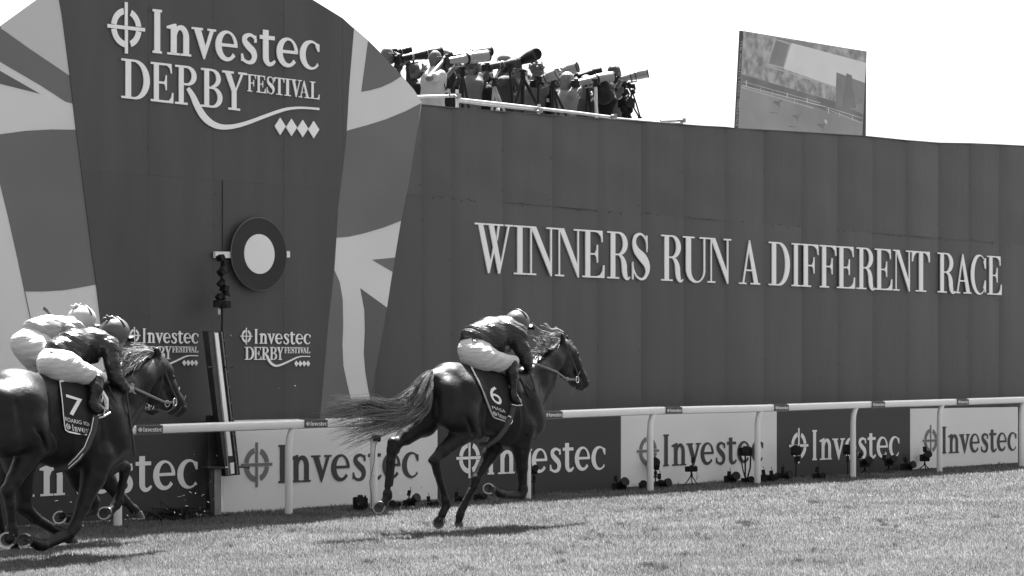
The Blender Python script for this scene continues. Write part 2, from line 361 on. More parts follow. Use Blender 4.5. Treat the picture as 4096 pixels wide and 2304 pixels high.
# ---------------------------------------------------------------- the long wall
WD = 20.62
wall = thing('hoarding_wall', pl(2700, 2000, WD) * 1, 'long dark panelled wall with white capitals running behind the rails', 'wall')
wall.location.z = 0
TOPL = [(1300, 385), (1688, 419.5), (1819, 432), (2045, 450), (2388, 474), (2736, 499), (2800, 504), (2898, 509), (2938, 514), (3105, 523), (3449, 544), (3615, 561), (3751, 572), (3877, 574), (3997, 579), (4110, 585), (4700, 612)]
def topy(x):
    for (a, b_), (c, d) in zip(TOPL, TOPL[1:]):
        if a <= x <= c: return b_ + (d - b_) * (x - a) / (c - a)
    return TOPL[-1][1]
SEAMS = [1300, 1500, 1687, 1805, 2009, 2208, 2388, 2564, 2734, 2899, 3054, 3206, 3350, 3490, 3622, 3753, 3875, 3996, 4110, 4220, 4330, 4440, 4550, 4660]
def seamy(x): return 783 + (x - 1687) * .0825
m = MB()
for k, (xa, xb) in enumerate(zip(SEAMS, SEAMS[1:])):
    u0 = uv(xa, 1000, WD)[0]; u1 = uv(xb, 1000, WD)[0]
    for row in (0, 1):
        nx, nz = 12, 10; vs = []; ph = random.random() * 6
        bow = random.uniform(.014, .028); tw = 0
        for j in range(nz + 1):
            for i in range(nx + 1):
                t = i / nx; u = u0 + (u1 - u0) * t; px = xa + (xb - xa) * t
                zt = uv(px, topy(px), WD)[1]; zs = uv(px, seamy(px), WD)[1]
                lo, hi = ((0.0, zs) if row == 0 else (zs, zt))
                z = lo + (hi - lo) * j / nz
                off = bow * math.sin(math.pi * t ** .62) + tw * (1 - t) + .006 * math.sin(j * 1.1 + ph) * math.sin(math.pi * t)
                if row == 0: off -= .003 * (1 if j == nz else 0)
                vs.append(fromuv(u, z, WD) + NRM * off)
        fs = [(j * (nx + 1) + i, j * (nx + 1) + i + 1, (j + 1) * (nx + 1) + i + 1, (j + 1) * (nx + 1) + i) for j in range(nz) for i in range(nx)]
        m.add(vs, fs)
m.build('panel', M_WALL, wall, sm=True)
# backing and coping
m = MB()
for (xa, ya), (xb, yb) in zip(TOPL, TOPL[1:]):
    a0, z0 = uv(xa, ya, WD); a1, z1 = uv(xb, yb, WD)
    q = [fromuv(a0, 0, WD + .03), fromuv(a1, 0, WD + .03), fromuv(a1, z1 - .004, WD + .03), fromuv(a0, z0 - .004, WD + .03)]
    m.add(q + [p - NRM * .16 for p in q], [(0, 1, 2, 3), (7, 6, 5, 4), (3, 2, 6, 7), (0, 4, 5, 1), (1, 5, 6, 2), (0, 3, 7, 4)])
m.build('backing', M_WALL, wall)
m = MB()
for (xa, ya), (xb, yb) in zip(TOPL, TOPL[1:]):
    a0, z0 = uv(xa, ya, WD); a1, z1 = uv(xb, yb, WD); c = [fromuv(a0, z0 + .006, WD - .03), fromuv(a1, z1 + .006, WD - .03)]
    m.add(c + [p - NRM * .26 for p in c] + [p - UP * .012 for p in c] + [p - NRM * .26 - UP * .012 for p in c], [(0, 1, 3, 2), (4, 6, 7, 5), (0, 4, 5, 1), (2, 3, 7, 6), (0, 2, 6, 4), (1, 5, 7, 3)])
m.build('coping', M_WALL, wall)
m = MB()
for x in SEAMS[2:]:
    for k in range(7):
        y = topy(x) + 20 + k * 150 + random.uniform(-20, 20)
        if random.random() < .6: m.ball(pl(x + random.uniform(-8, 8), y, WD - .035), .008, 6)
for i in range(50):
    x = random.uniform(1700, 4090); m.ball(pl(x, seamy(x) + random.uniform(-6, 8), WD - .03), .008, 6)
m.build('rivets', M_SEAM, wall)
# slogan, letter by letter (pixel spans read off the photograph)
def sp(sc, ox, *p): return [(c, ox + a / sc, ox + b_ / sc) for c, a, b_ in p]
SLOG = sp(4.155, 1880, ('W', 80, 712), ('I', 730, 935), ('N', 943, 1418), ('N', 1418, 1865), ('E', 1868, 2238), ('R', 2283, 2660)) + \
    sp(4.155, 2480, ('S', 205, 490), ('R', 685, 1050), ('U', 1050, 1465), ('N', 1455, 1850), ('A', 1980, 2330)) + \
    sp(4.155, 3060, ('D', 65, 415), ('I', 443, 590), ('F', 603, 895), ('F', 912, 1190), ('E', 1200, 1498), ('R', 1525, 1830), ('E', 1830, 2115), ('N', 2133, 2445)) + \
    sp(4.322, 3500, ('T', 645, 948), ('R', 1087, 1385), ('A', 1372, 1668), ('C', 1660, 1922), ('E', 1943, 2193))
fr = Frame(WD - .042, 2080, 1098, 3964, 1178.5, 196, 155)
for c, a, b_ in SLOG:
    mb = MB(); put_glyph(mb, DID[c], uv(a, 1000, fr.D)[0], uv(b_, 1000, fr.D)[0], fr, .016); mb.build('letter', M_LET, wall)

# ---------------------------------------------------------------- the arched sign tower
TD = 20.2
tower = thing('sign_tower', pl(800, 2000, TD), 'tall dark arched tower carrying the big festival sign between two flag panels', 'sign tower'); tower.location.z = 0
LB = [(238, 0), (248, 55), (280, 304), (293, 414), (305, 518), (324, 663), (344, 824), (367, 1007), (386, 1138), (407, 1312), (432, 1500), (452, 1700)]
RB = [(1416, 114), (1397, 345), (1384, 573), (1373, 663), (1353, 828), (1346, 950), (1338, 1074), (1313, 1298), (1293, 1530), (1280, 1679), (1278, 1700)]
ARCH = [(1370, 72), (1253, 0), (1100, -78), (900, -150), (700, -185), (500, -175), (340, -120), (232, -60)]
core = RB[::-1] + ARCH + LB
def clip(poly, ax, v, keep_less):
    out = []
    for i in range(len(poly)):
        p, q = poly[i], poly[(i + 1) % len(poly)]
        ip = (p[ax] <= v) == keep_less; iq = (q[ax] <= v) == keep_less
        if ip: out.append(p)
        if ip != iq:
            t = (v - p[ax]) / (q[ax] - p[ax]); out.append((p[0] + (q[0] - p[0]) * t, p[1] + (q[1] - p[1]) * t))
    return out
def plates(mb, poly, xs, hfun, D, th):
    """split a pixel polygon at vertical seams and one sloping seam, each sheet slightly out of true"""
    xs = [-1e5] + xs + [1e5]
    for a, b_ in zip(xs, xs[1:]):
        q = clip(clip(poly, 0, b_ - .1 if b_ < 1e4 else b_, True), 0, a + .1 if a > -1e4 else a, False)
        if len(q) < 3: continue
        for up in (True, False):
            # skew so the seam is level, clip, unskew
            s = [(x, y - hfun(x)) for x, y in q]; s = clip(s, 1, -.15 if up else .15, up)
            if len(s) < 3: continue
            s = [(x, y + hfun(x)) for x, y in s]
            tw = random.uniform(.0, .0025); x0 = min(p[0] for p in s); x1 = max(p[0] for p in s)
            f = [pl(x, y, D) + NRM * (tw * (1 - (x - x0) / max(x1 - x0, 1))) for x, y in s]; n = len(s); bk = [p - NRM * th for p in f]
            mb.add(f + bk, [tuple(range(n)), tuple(range(2 * n - 1, n - 1, -1))] + [(i, n + i, n + (i + 1) % n, (i + 1) % n) for i in range(n)])
m = MB(); plates(m, core, [313, 593, 852, 1135, 1370], lambda x: 680 + (x - 324) * .0757, TD, .05)
m.build('panel', M_TOWER, tower)
m = MB(); m.prism(core, TD + .04, .08); m.build('backing', M_TOWER, tower)
m = MB()
for x0, y0, x1, y1 in [(891, 722, 892.5, 1330)]:
    m = MB(); m.prism([(x0, y0), (x1, y0 + (0 if x1 - x0 < 10 else (x1 - x0) * .0757)), (x1, y1 if x1 - x0 < 10 else y1 + 2), (x0, y1 if x1 - x0 < 10 else y0 + 3)], TD - .010, .008); m.build('seam_strip', M_SEAM, tower)
m = MB()
for i in range(46):
    x = random.choice([593, 852, 1135, 313, 1370]) + random.uniform(-10, 10); y = random.uniform(20, 1300)
    if 330 < x < 1340: m.ball(pl(x, y, TD - .018), .007, 6)
m.build('rivet_heads', M_SEAM, tower)['kind'] = 'stuff'

def petal(name, base_mat, outline, overlays, D):
    m = MB(); m.prism(outline, D, .12); m.build(name, base_mat, tower)
    for nm, mt, poly in overlays:
        m = MB(); m.prism(poly, D - .004, .003); m.build(nm, mt, tower)
c1 = lambda *p: [(x / 1.449, y / 1.449) for x, y in p]
# left flag panel
outl = [(x + 3, y) for x, y in LB] + [(-420, 1700), (-420, 420), (-200, 260), (3, 100), (141, 0), (200, -40), (232, -60)]
BELOW = [(98, 1166), (173, 1166), (252, 1161), (315, 1151), (389, 1137)]
ov = [('flag_stripe', M_PM, c1((2, 151), (5, 165), (170, 283), (409, 442), (429, 602), (380, 588), (230, 491), (0, 357), (-151, 269))),
      ('flag_stripe', M_PD, c1((-191, 300), (0, 410), (232, 543), (0, 485), (-324, 404))),
      ('flag_field', M_PM, c1((-400, 850), (0, 778), (150, 758), (300, 750), (446, 752), (474, 960)) + [(347, 824), (370, 1007), (389, 1137), (315, 1151), (252, 1161), (173, 1166), (98, 1166), (68, 1023), (31, 860), (0, 734), (-60, 560), (-280, 560)]),
      ('flag_stripe', M_PL, c1((4, 149), (205, 2), (290, -58), (336, -86), (349, 0), (409, 442), (170, 281), (5, 163)))]
petal('flag_panel', M_PL2, outl, ov, TD + .012)
m = MB(); m.prism([(98, 1166), (101, 1166), (124, 1275), (160, 1440), (157, 1440), (121, 1275)], TD + .006, .002); m.build('seam_strip', M_PM, tower)
# right flag panel
cr = lambda *p: [(800 + x / 1.2078, 950 + y / 1.2078) for x, y in p]
outr = [(1414, 110), (1473, 162), (1518, 207), (1608, 304), (1656, 359), (1687, 409), (1670, 518), (1629, 759), (1604, 883), (1593, 950), (1570, 1087), (1548, 1230), (1516, 1414), (1480, 1590), (1462, 1700), (1278, 1700)] + [(x - 3, y) for x, y in RB[::-1][1:]]
ov = [('flag_stripe', M_PM, c1((2135, 235), (2200, 300), (2330, 440), (2270, 478), (2210, 505), (2150, 522), (2095, 532), (2110, 420))),
      ('flag_field', M_PM, c1((2012, 757), (2130, 725), (2240, 690), (2350, 645), (2441, 598), (2420, 750), (2360, 1100), (2325, 1280), (2220, 1320), (2100, 1355), (2020, 1372), (1951, 1378), (1958, 1200), (1988, 960))),
      ('flag_stripe', M_PM, [(1489, 1039), (1580, 1030), (1571, 1087)]),
      ('flag_field', M_PD, [(1442, 1153), (1548, 1230), (1516, 1414), (1480, 1590), (1462, 1700), (1530, 1700)][:4] + [(1482, 1596), (1475, 1563), (1462, 1488), (1456, 1414), (1460, 1322), (1458, 1240)]),
      ('flag_field', M_PM, [(1335, 1074), (1359, 1128), (1371, 1198), (1373, 1298), (1370, 1380), (1374, 1463), (1388, 1530), (1404, 1596), (1415, 1700), (1276, 1700), (1277, 1679), (1290, 1530), (1310, 1298)])]
petal('flag_panel', M_PL2, outr, ov, TD + .012)

# big sign
fr = Frame(TD - .018, 630, 213, 1255, 276, 175, 161)
def festival(D, L_, scale_ox, sc, ox, oy, parent, th, each, fI):
    """DERBY FESTIVAL block; pixel spans in the zoom of the sign"""
    pass
sgn = tower
wordmark(TD - .018, fr, 400 + 527 / 2.498, 400 + 2193 / 2.498, M_LET, M_LET, sgn, th=.012, each=True)
def px(sc, ox, v): return ox + v / sc
def word(glyphs, spans, fr, D, sc, ox, th, parent, mt, each):
    mb = MB()
    for c, a, b_ in spans:
        if each: mb = MB()
        put_glyph(mb, glyphs[c], uv(px(sc, ox, a), 500, D)[0], uv(px(sc, ox, b_), 500, D)[0], fr, th)
        if each: mb.build('letter', mt, parent)
    if not each: mb.build('lettering', mt, parent)
DSP = [('D', 215, 498), ('E', 508, 735), ('P', 752, 965), ('B', 1012, 1224), ('Y', 1222, 1468)]
FSP = [('F', 1473, 1560), ('E', 1563, 1658), ('S', 1668, 1742), ('T', 1742, 1842), ('I', 1843, 1908), ('V', 1905, 2015), ('A', 1985, 2097), ('L', 2100, 2193)]
D1 = TD - .018
f1 = Frame(D1, 400 + 290 / 2.498, 985 / 2.498, 400 + 1345 / 2.498, 1101 / 2.498, 395 / 2.498, 385 / 2.498)
word(DER, DSP, f1, D1, 2.498, 400, 0.012, sgn, M_LET, True)
f2 = Frame(D1, 400 + 1500 / 2.498, 914 / 2.498, 400 + 2150 / 2.498, 990 / 2.498, 172 / 2.498, 172 / 2.498)
word(DER, FSP, f2, D1, 2.498, 400, 0.012, sgn, M_LET, True)
SW = [(880, 880, 36), (930, 960, 52), (975, 1060, 62), (1040, 1165, 66), (1120, 1235, 62), (1220, 1268, 52), (1340, 1262, 44), (1480, 1225, 38), (1640, 1165, 34), (1800, 1108, 32), (1900, 1084, 28), (2030, 1077, 22), (2193, 1089, 22)]
def swash(D, sc, ox, oy, th, parent, mt, pts=SW, dia=None):
    q = cat(pts, 6); m = MB(); o = []; i_ = []
    for k, (x, y, w) in enumerate(q):
        a = q[max(k - 1, 0)]; c = q[min(k + 1, len(q) - 1)]; dx, dy = c[0] - a[0], c[1] - a[1]; l = math.hypot(dx, dy) or 1
        o.append((x - dy / l * w / 2, y + dx / l * w / 2)); i_.append((x + dy / l * w / 2, y - dx / l * w / 2))
    for k in range(len(o) - 1):
        vs = [o[k], o[k + 1], i_[k + 1], i_[k]]; m.prism([(ox + x / sc, oy + y / sc) for x, y in vs], D - .0015, th)
    m.build('swash', mt, parent)
    for (x, y, w, h) in dia:
        m = MB(); m.prism([(ox + (x + dx_) / sc, oy + (y + dy_) / sc) for dx_, dy_ in ((-w, 0), (0, h), (w, 0), (0, -h))], D, th); m.build('diamond', mt, parent)
swash(D1, 2.498, 400, 0, 0.012, sgn, M_LET, dia=[(1802, 1262, 55, 87), (1915, 1273, 55, 87), (2027, 1284, 55, 87), (2137, 1295, 55, 87)])
# two small signs low on the tower
def small_sign(ox, oy, parent):
    sc = 7.244; X = lambda v: ox + v / sc; Y = lambda v: oy + v / sc
    fr = Frame(D1, X(618), Y(610), X(2090), Y(622), 420 / sc, 418 / sc)
    wordmark(D1, fr, X(572), X(2185), M_LET, M_LET, parent, th=.008, each=False)
    a = Frame(D1, X(330), Y(1080), X(1330), Y(1082), 374 / sc, 370 / sc)
    word(DER, [('D', 285, 552), ('E', 550, 765), ('P', 770, 975), ('B', 1012, 1218), ('Y', 1205, 1425)], a, D1, sc, ox, .012, parent, M_LET, False)
    a = Frame(D1, X(1450), Y(888), X(2150), Y(890), 174 / sc, 170 / sc)
    word(DER, [(c, 1438 + (p - 1473) * 1.032, 1438 + (q - 1473) * 1.032) for c, p, q in FSP], a, D1, sc, ox, .012, parent, M_LET, False)
    pts = [(880, 900, 50), (940, 990, 66), (985, 1090, 72), (1060, 1190, 72), (1150, 1245, 66), (1230, 1255, 58), (1340, 1225, 52), (1480, 1165, 46), (1640, 1090, 42), (1800, 1015, 38), (1920, 985, 32), (2040, 982, 30), (2180, 985, 30)]
    swash(D1, sc, ox, oy, .012, parent, M_LET, pts=pts, dia=[(1782, 1193, 58, 86), (1897, 1193, 58, 86), (2010, 1193, 58, 86), (2122, 1193, 58, 86)])
small_sign(940, 1290, tower)
small_sign(492, 1287, tower)

# ---------------------------------------------------------------- advertising boards behind the rail
BD = 20.02
BOARDS = [
 (-700, 884, 1699, 1683, M_BD, M_LET, M_LET, (116, 1988, 753, 1951, 173), (100, 790), 'dark advertising board behind the leading pair of horses, at the left edge', 0),
 (893, 1750, 1682, 1664, M_BW, M_INK, M_INKM, (1128, 1932, 1643, 1909, 153), (1114.7, 1674.7), 'white advertising board with grey emblem beside the finishing post', .0),
 (1751, 2483, 1660, 1648, M_BD, M_LET, M_LET, (1965, 1898, 2393, 1877, 139), (1951, 2421), 'dark advertising board half hidden by the single galloping horse', 0),
 (2484, 3107, 1645, 1634, M_BW, M_INK, M_INKM, (2665, 1865, 3030, 1847, 127.5), (2654, 3053), 'white advertising board between two dark ones, right of centre', 0),
 (3108, 3640, 1640, 1632, M_BD, M_LET, M_LET, (3258, 1841, 3575, 1826, 121), (3249, 3597), 'dark advertising board between the two right-hand white boards', 0),
 (3641, 4072, 1635, 1628, M_BW, M_INK, M_INKM, (3772, 1814.5, 4045, 1801, 108), (3769, 4066), 'white advertising board at the right end, far end of the row', 0),
 (4078, 4700, 1628, 1616, M_BD, None, None, None, None, 'dark board beyond the last white one at the right edge', 0)]
for xa, xb, ya, yb, mb_, mt, mx, f, sp_, lab, lift in BOARDS:
    t = thing('advertising_board', fromuv(uv((xa + xb) / 2, 1900, BD)[0], 0, BD), lab, 'advertising board', 'advertising boards along the rail')
    u0, za = uv(xa, ya, BD); u1, zb = uv(xb, yb, BD)
    m = MB(); m.uvprism([(u0, .03), (u1, .03), (u1, zb), (u0, za)], BD, .03); m.build('board', mb_, t)
    for uu in (u0 + .15, (u0 + u1) / 2, u1 - .15): m = MB(); m.box(fromuv(uu, .5, BD + .055), DIR * .03, NRM * .02, UP * .5); m.build('strut', M_GREYM, t)
    
    if f:
        f_ = Frame(BD - .006, f[0], f[1], f[2], f[3], f[4]); wordmark(BD - .006, f_, sp_[0], sp_[1], mt, mx, t, th=.003)

# ---------------------------------------------------------------- running rail: one continuous rail on curved posts
RD = 19.42
POST = [(-150, 2185), (471, 2123), (1155, 2064), (1495, 2050), (2110, 2000), (2601, 1954), (3030, 1930), (3412, 1907), (3758, 1882), (4086, 1868), (4390, 1850)]
RT = [(-150, 1722), (540, 1699), (1080, 1681), (1600, 1664), (2170, 1643), (2600, 1627), (3030, 1618), (3412, 1606), (3758, 1596), (4086, 1586), (4500, 1574)]
M_RAIL = mat('rail_plastic', .72, .35, .5, 2.5, .04)
rail = thing('running_rail', fromuv(uv(1155, 2064, RD)[0], 0, RD), 'white plastic running rail on curved posts along the course', 'running rail')
def railz(u):
    q = [uv(x, y, RD) for x, y in RT]
    for (a, za), (b_, zb) in zip(q, q[1:]):
        if a <= u <= b_: return za + (zb - za) * (u - a) / (b_ - a)
    return q[-1][1] if u > 0 else q[0][1]
us = [uv(x, y, RD)[0] for x, y in RT]; m = MB(); ring = [(-.052, -.045), (-.06, -.06), (-.045, -.098), (.0, -.11), (.045, -.098), (.06, -.06), (.052, -.02), (.03, -.004), (-.03, -.004), (-.052, -.02)]
uu = [us[0] + (us[-1] - us[0]) * i / 60 for i in range(61)]
vs = [fromuv(u, railz(u) + 0 * b_, RD) + NRM * a + UP * b_ for u in uu for a, b_ in ring]; n = len(ring)
m.add(vs, [(i * n + k, i * n + (k + 1) % n, (i + 1) * n + (k + 1) % n, (i + 1) * n + k) for i in range(60) for k in range(n)])
m.build('rail', M_RAIL, rail, sm=True)
for k, (x, y) in enumerate(POST):
    u = uv(x, y, RD)[0]; zt = railz(u) - .09; m = MB()
    pts = [fromuv(u, -.1, RD), fromuv(u, .4, RD), fromuv(u, zt - .22, RD), fromuv(u + .012, zt - .12, RD), fromuv(u + .045, zt - .045, RD), fromuv(u + .085, zt - .0, RD)]
    m.tube(pts, [.046, .045, .043, .042, .041, .04], 14); m.build('post', M_RAIL, rail, sm=True)
M_PLAQ = mat('plaque_dark', .06, .5, .4)
for x0, x1, y0, y1 in [(547, 651, 1706, 1736), (1219, 1310, 1684, 1716), (2178, 2250, 1644, 1667), (2664, 2729, 1627, 1648), (3098, 3155, 1620, 1637), (3488, 3540, 1605, 1625), (3829, 3875, 1596, 1611)]:
    D = RD - .064; u0 = uv(x0, y0, D)[0]; u1 = uv(x1, y0, D)[0]; um = (u0 + u1) / 2; zt = railz(um) - .012; zb = zt - .087
    pk = MB(); pk.box(fromuv(um, (zt + zb) / 2, RD - .063), DIR * ((u1 - u0) / 2), NRM * .004, UP * ((zt - zb) / 2)); pk.box(fromuv(um, zt + .011, RD), DIR * ((u1 - u0) / 2 - .01), NRM * .045, UP * .003)
    po = pk.build('name_plate', M_PLAQ, rail)
    fr_ = Frame.__new__(Frame); fr_.D = RD - .0695; fr_.u0 = u0; fr_.u1 = u1; fr_.z0 = fr_.z1 = zb + .022; fr_.c0 = fr_.c1 = .047
    mb = MB(); w = u1 - u0
    for c, a, b_ in INV_U: put_glyph(mb, INV[c], u0 + w * .24 + w * .72 * a, u0 + w * .24 + w * .72 * b_, fr_, .002)
    mb.build('lettering', M_LET, po)
    mb = MB(); w_, parts = cross_parts(); put_glyph(mb, (1., [(('P', [(q[0], q[1] * 1.1 - .05) for q in k[1]]) if k[0] == 'P' else ('S', [(q[0], q[1] * 1.1 - .05) for q in k[1]], [(q[0], q[1] * 1.1 - .05) for q in k[2]])) for k in parts]), u0 + w * .04, u0 + w * .21, fr_, .002); mb.build('emblem', M_LET, po)

# ---------------------------------------------------------------- big video screen beyond the wall
SD = 46.0
scr = thing('video_screen', pl(3200, 1200, SD), 'large video screen showing the race, rising above the wall', 'screen'); scr.location.z = 0
a = pl(2968, 124, SD); b_ = pl(3468, 205, SD); ua, za = uv(2968, 124, SD); ub, zb = uv(3468, 205, SD); ulo, zlo = uv(2958, 540, SD)
m = MB(); m.uvprism([(ulo, za - 11), (ub - .12, zb - 9), (ub, zb), (ua, za)], SD + .02, .06); m.build('cabinet', mat('screen_cabinet', .05, .6), scr)
def em(name, build):
    m_ = bpy.data.materials.new(name); m_.use_nodes = True; N = m_.node_tree.nodes; L = m_.node_tree.links; N.clear()
    o = N.new('ShaderNodeOutputMaterial'); e = N.new('ShaderNodeEmission'); L.new(e.outputs[0], o.inputs[0])
    v = build(N, L); 
    if isinstance(v, float): e.inputs[0].default_value = (v, v, v, 1)
    else: L.new(v, e.inputs[0])
    e.inputs[1].default_value = .178
    return m_
def nz(lo, hi, scale, det=3):
    def f(N, L):
        t = N.new('ShaderNodeTexCoord'); n = N.new('ShaderNodeTexNoise'); n.inputs['Scale'].default_value = scale; n.inputs['Detail'].default_value = det
        r = N.new('ShaderNodeMapRange'); r.inputs[1].default_value = .35; r.inputs[2].default_value = .65; r.inputs[3].default_value = lo; r.inputs[4].default_value = hi
        L.new(t.outputs['Object'], n.inputs['Vector']); L.new(n.outputs[0], r.inputs[0]); return r.outputs[0]
    return f
E_TRK = em('screen_track', nz(.19, .235, .6)); E_CRD = em('screen_crowd', nz(.16, .32, 3.2, 6)); E_ROOF = em('screen_roof', nz(.42, .48, .5)); E_GRY = em('screen_grey', nz(.16, .2, 1.))
E_DK = em('screen_dark', nz(.13, .17, 1.)); E_LN = em('screen_line', nz(.33, .42, 1.)); E_MID = em('screen_mid', nz(.27, .33, 1.5))
S_ = lambda *p: [(2800 + x / 1.9877, 60 + y / 1.9877) for x, y in p]
def onscreen(nm, mt, poly, k=0):
    m = MB(); m.prism(poly, SD - .004 * k, .003); return m.build(nm, mt, scr)
onscreen('picture', E_TRK, S_((345, 126), (1326, 290), (1290, 970), (300, 960)), 1)
onscreen('picture', E_CRD, S_((344, 128), (900, 222), (1080, 590), (1060, 720), (900, 700), (600, 560), (420, 480), (332, 470)), 2)
onscreen('picture', E_CRD, S_((900, 222), (1326, 290), (1322, 378), (900, 270)), 3)
onscreen('picture', E_GRY, S_((600, 180), (900, 230), (895, 262), (735, 225), (640, 196), (545, 300)), 3)
onscreen('picture', E_MID, S_((590, 185), (725, 230), (668, 428), (530, 398)), 4)
onscreen('picture', E_GRY, S_((604, 200), (712, 235), (662, 412), (546, 385)), 5)
onscreen('picture', E_ROOF, S_((728, 222), (1322, 380), (1310, 542), (1085, 455), (1080, 572), (668, 428)), 4)
onscreen('picture', E_MID, S_((525, 396), (1082, 570), (1082, 582), (527, 408)), 5)
onscreen('picture', E_GRY, S_((1085, 455), (1312, 540), (1300, 700), (1080, 740)), 4)
onscreen('picture', E_DK, S_((1165, 462), (1208, 482), (1215, 560), (1240, 740), (1120, 740), (1150, 580)), 5)
onscreen('picture', E_DK, S_((330, 472), (1080, 690), (1296, 790), (1292, 850), (1000, 760), (640, 640), (328, 560)), 3)
for (x0, y0, x1, y1, w) in [(335, 560, 1000, 730, 7), (345, 530, 960, 700, 4), (330, 575, 900, 740, 5), (1000, 745, 1292, 860, 4), (1000, 730, 1292, 820, 4)]:
    onscreen('picture', E_LN, S_((x0, y0 - w / 2), (x1, y1 - w / 2), (x1, y1 + w / 2), (x0, y0 + w / 2)), 6)
for x, y, w, h in [(365, 545, 7, 50), (690, 640, 8, 40), (850, 680, 6, 40), (1018, 760, 8, 50), (575, 630, 3, 50), (480, 600, 3, 40), (750, 690, 3, 40), (1110, 790, 3, 40), (1210, 820, 3, 40)]:
    onscreen('picture', E_LN, S_((x, y - h / 2), (x + w, y - h / 2), (x + w, y + h / 2), (x, y + h / 2)), 7)
for x, y in [(770, 810), (620, 700), (970, 880)]:
    onscreen('picture', E_DK, S_((x - 45, y - 8), (x - 20, y - 18), (x + 8, y - 12), (x + 22, y - 26), (x + 32, y - 20), (x + 14, y + 4), (x + 10, y + 45), (x, y + 20), (x - 12, y + 12)), 7)
    onscreen('picture', E_DK, S_((x - 70, y + 70), (x, y + 78), (x + 2, y + 84), (x - 60, y + 80)), 7)
onscreen('picture', E_LN, S_((990, 830), (1010, 835), (1012, 865), (992, 860)), 8)
# side strip with its slogan
m = MB(); m.prism(S_((317, 124), (341, 125), (303, 905), (277, 900)), SD - .02, .03); m.build('side_strip', mat('strip_dark', .06, .6), scr)
def text_mesh(txt, spacing=1.0):
    c = bpy.data.curves.new('t', 'FONT'); c.body = txt; c.space_character = spacing; c.resolution_u = 3
    o = bpy.data.objects.new('t', c); scene.collection.objects.link(o); bpy.context.view_layer.update()
    dg = bpy.context.evaluated_depsgraph_get(); me = bpy.data.meshes.new_from_object(o.evaluated_get(dg))
    bpy.data.objects.remove(o); bpy.data.curves.remove(c)
    v = np.array([q.co[:] for q in me.vertices]); f = [tuple(p.vertices) for p in me.polygons]
    bpy.data.meshes.remove(me); lo = v.min(0); hi = v.max(0)
    return (v - lo) / (hi - lo + 1e-9), f
tv, tf = text_mesh("THE WORLD'S MOST VERSATILE")
ca, cb = (330, 200), (290, 885); W2 = 8
vs = []
for x, y, _ in tv:
    bx = ca[0] + (cb[0] - ca[0]) * x; by = ca[1] + (cb[1] - ca[1]) * x; w = (y - .5) * 2 * W2
    vs.append(pl(2800 + (bx + w) / 1.9877, 60 + by / 1.9877, SD - .026))
m = MB(); m.add(vs, tf); m.build('lettering', mat('strip_text', .45, .6), scr, fix=False)
# ---------------------------------------------------------------- organic bodies: blended rounded limbs meshed as one skin
def V3(p): return np.array(tuple(p), float)
class Body:
    def __init__(s): s.pr = []
    def cap(s, a, b, ra, rb=None, k=.03, sub=False):
        s.pr.append(('c', V3(a), V3(b), ra, ra if rb is None else rb, k, sub)); return s
    def chain(s, pts, rs, k=.03):
        for (a, b), (ra, rb) in zip(zip(pts, pts[1:]), zip(rs, rs[1:])): s.cap(a, b, ra, rb, k)
        return s
    def ell(s, c, axes, radii, k=.04, sub=False):
        """axes: 3 unit vectors, radii: 3"""
        s.pr.append(('e', V3(c), np.array([tuple(a) for a in axes], float), np.array(radii, float), 0, k, sub)); return s
    def mesh(s, name, mat_, parent, res=.012, noise=0., jit=None, post=None):
        lo = np.full(3, 1e9); hi = np.full(3, -1e9); bb = []
        for q in s.pr:
            if q[0] == 'c':
                r = max(q[3], q[4]); l = np.minimum(q[1], q[2]) - r; h = np.maximum(q[1], q[2]) + r
            else:
                ext = np.sqrt(((q[2] * q[3][:, None]) ** 2).sum(0)); l = q[1] - ext; h = q[1] + ext
            bb.append((l, h))
            if not q[6]: lo = np.minimum(lo, l); hi = np.maximum(hi, h)
        lo -= 4 * res; hi += 4 * res
        n = np.ceil((hi - lo) / res).astype(int) + 1
        V = np.full(tuple(n), .3, np.float32)
        ax = [lo[i] + res * np.arange(n[i]) for i in range(3)]
        for q, (l, h) in zip(s.pr, bb):
            k = q[5]; mrg = k + 3 * res + .02
            i0 = np.clip(((l - mrg - lo) / res).astype(int), 0, n - 1); i1 = np.clip(((h + mrg - lo) / res).astype(int) + 2, 1, n)
            X, Y, Z = np.meshgrid(ax[0][i0[0]:i1[0]], ax[1][i0[1]:i1[1]], ax[2][i0[2]:i1[2]], indexing='ij')
            Pp = np.stack([X, Y, Z], -1)
            if q[0] == 'c':
                a, b_ = q[1], q[2]; d = b_ - a; L2 = max((d * d).sum(), 1e-9)
                t = np.clip(((Pp - a) @ d) / L2, 0, 1)
                D_ = np.linalg.norm(Pp - a - t[..., None] * d, axis=-1) - (q[3] + (q[4] - q[3]) * t)
            else:
                w = (Pp - q[1]) @ q[2].T; k0 = np.linalg.norm(w / q[3], axis=-1); k1 = np.linalg.norm(w / q[3] ** 2, axis=-1) + 1e-9
                D_ = k0 * (k0 - 1) / k1
            sl = (slice(i0[0], i1[0]), slice(i0[1], i1[1]), slice(i0[2], i1[2])); o = V[sl]
            if q[6]:
                D_ = -D_; hh = np.clip(.5 - .5 * (o - D_) / k, 0, 1); V[sl] = o * (1 - hh) + D_ * hh + k * hh * (1 - hh)
            else:
                hh = np.clip(.5 + .5 * (o - D_) / k, 0, 1); V[sl] = o * (1 - hh) + D_ * hh - k * hh * (1 - hh)
        return nets(V, lo, res, name, mat_, parent, post)
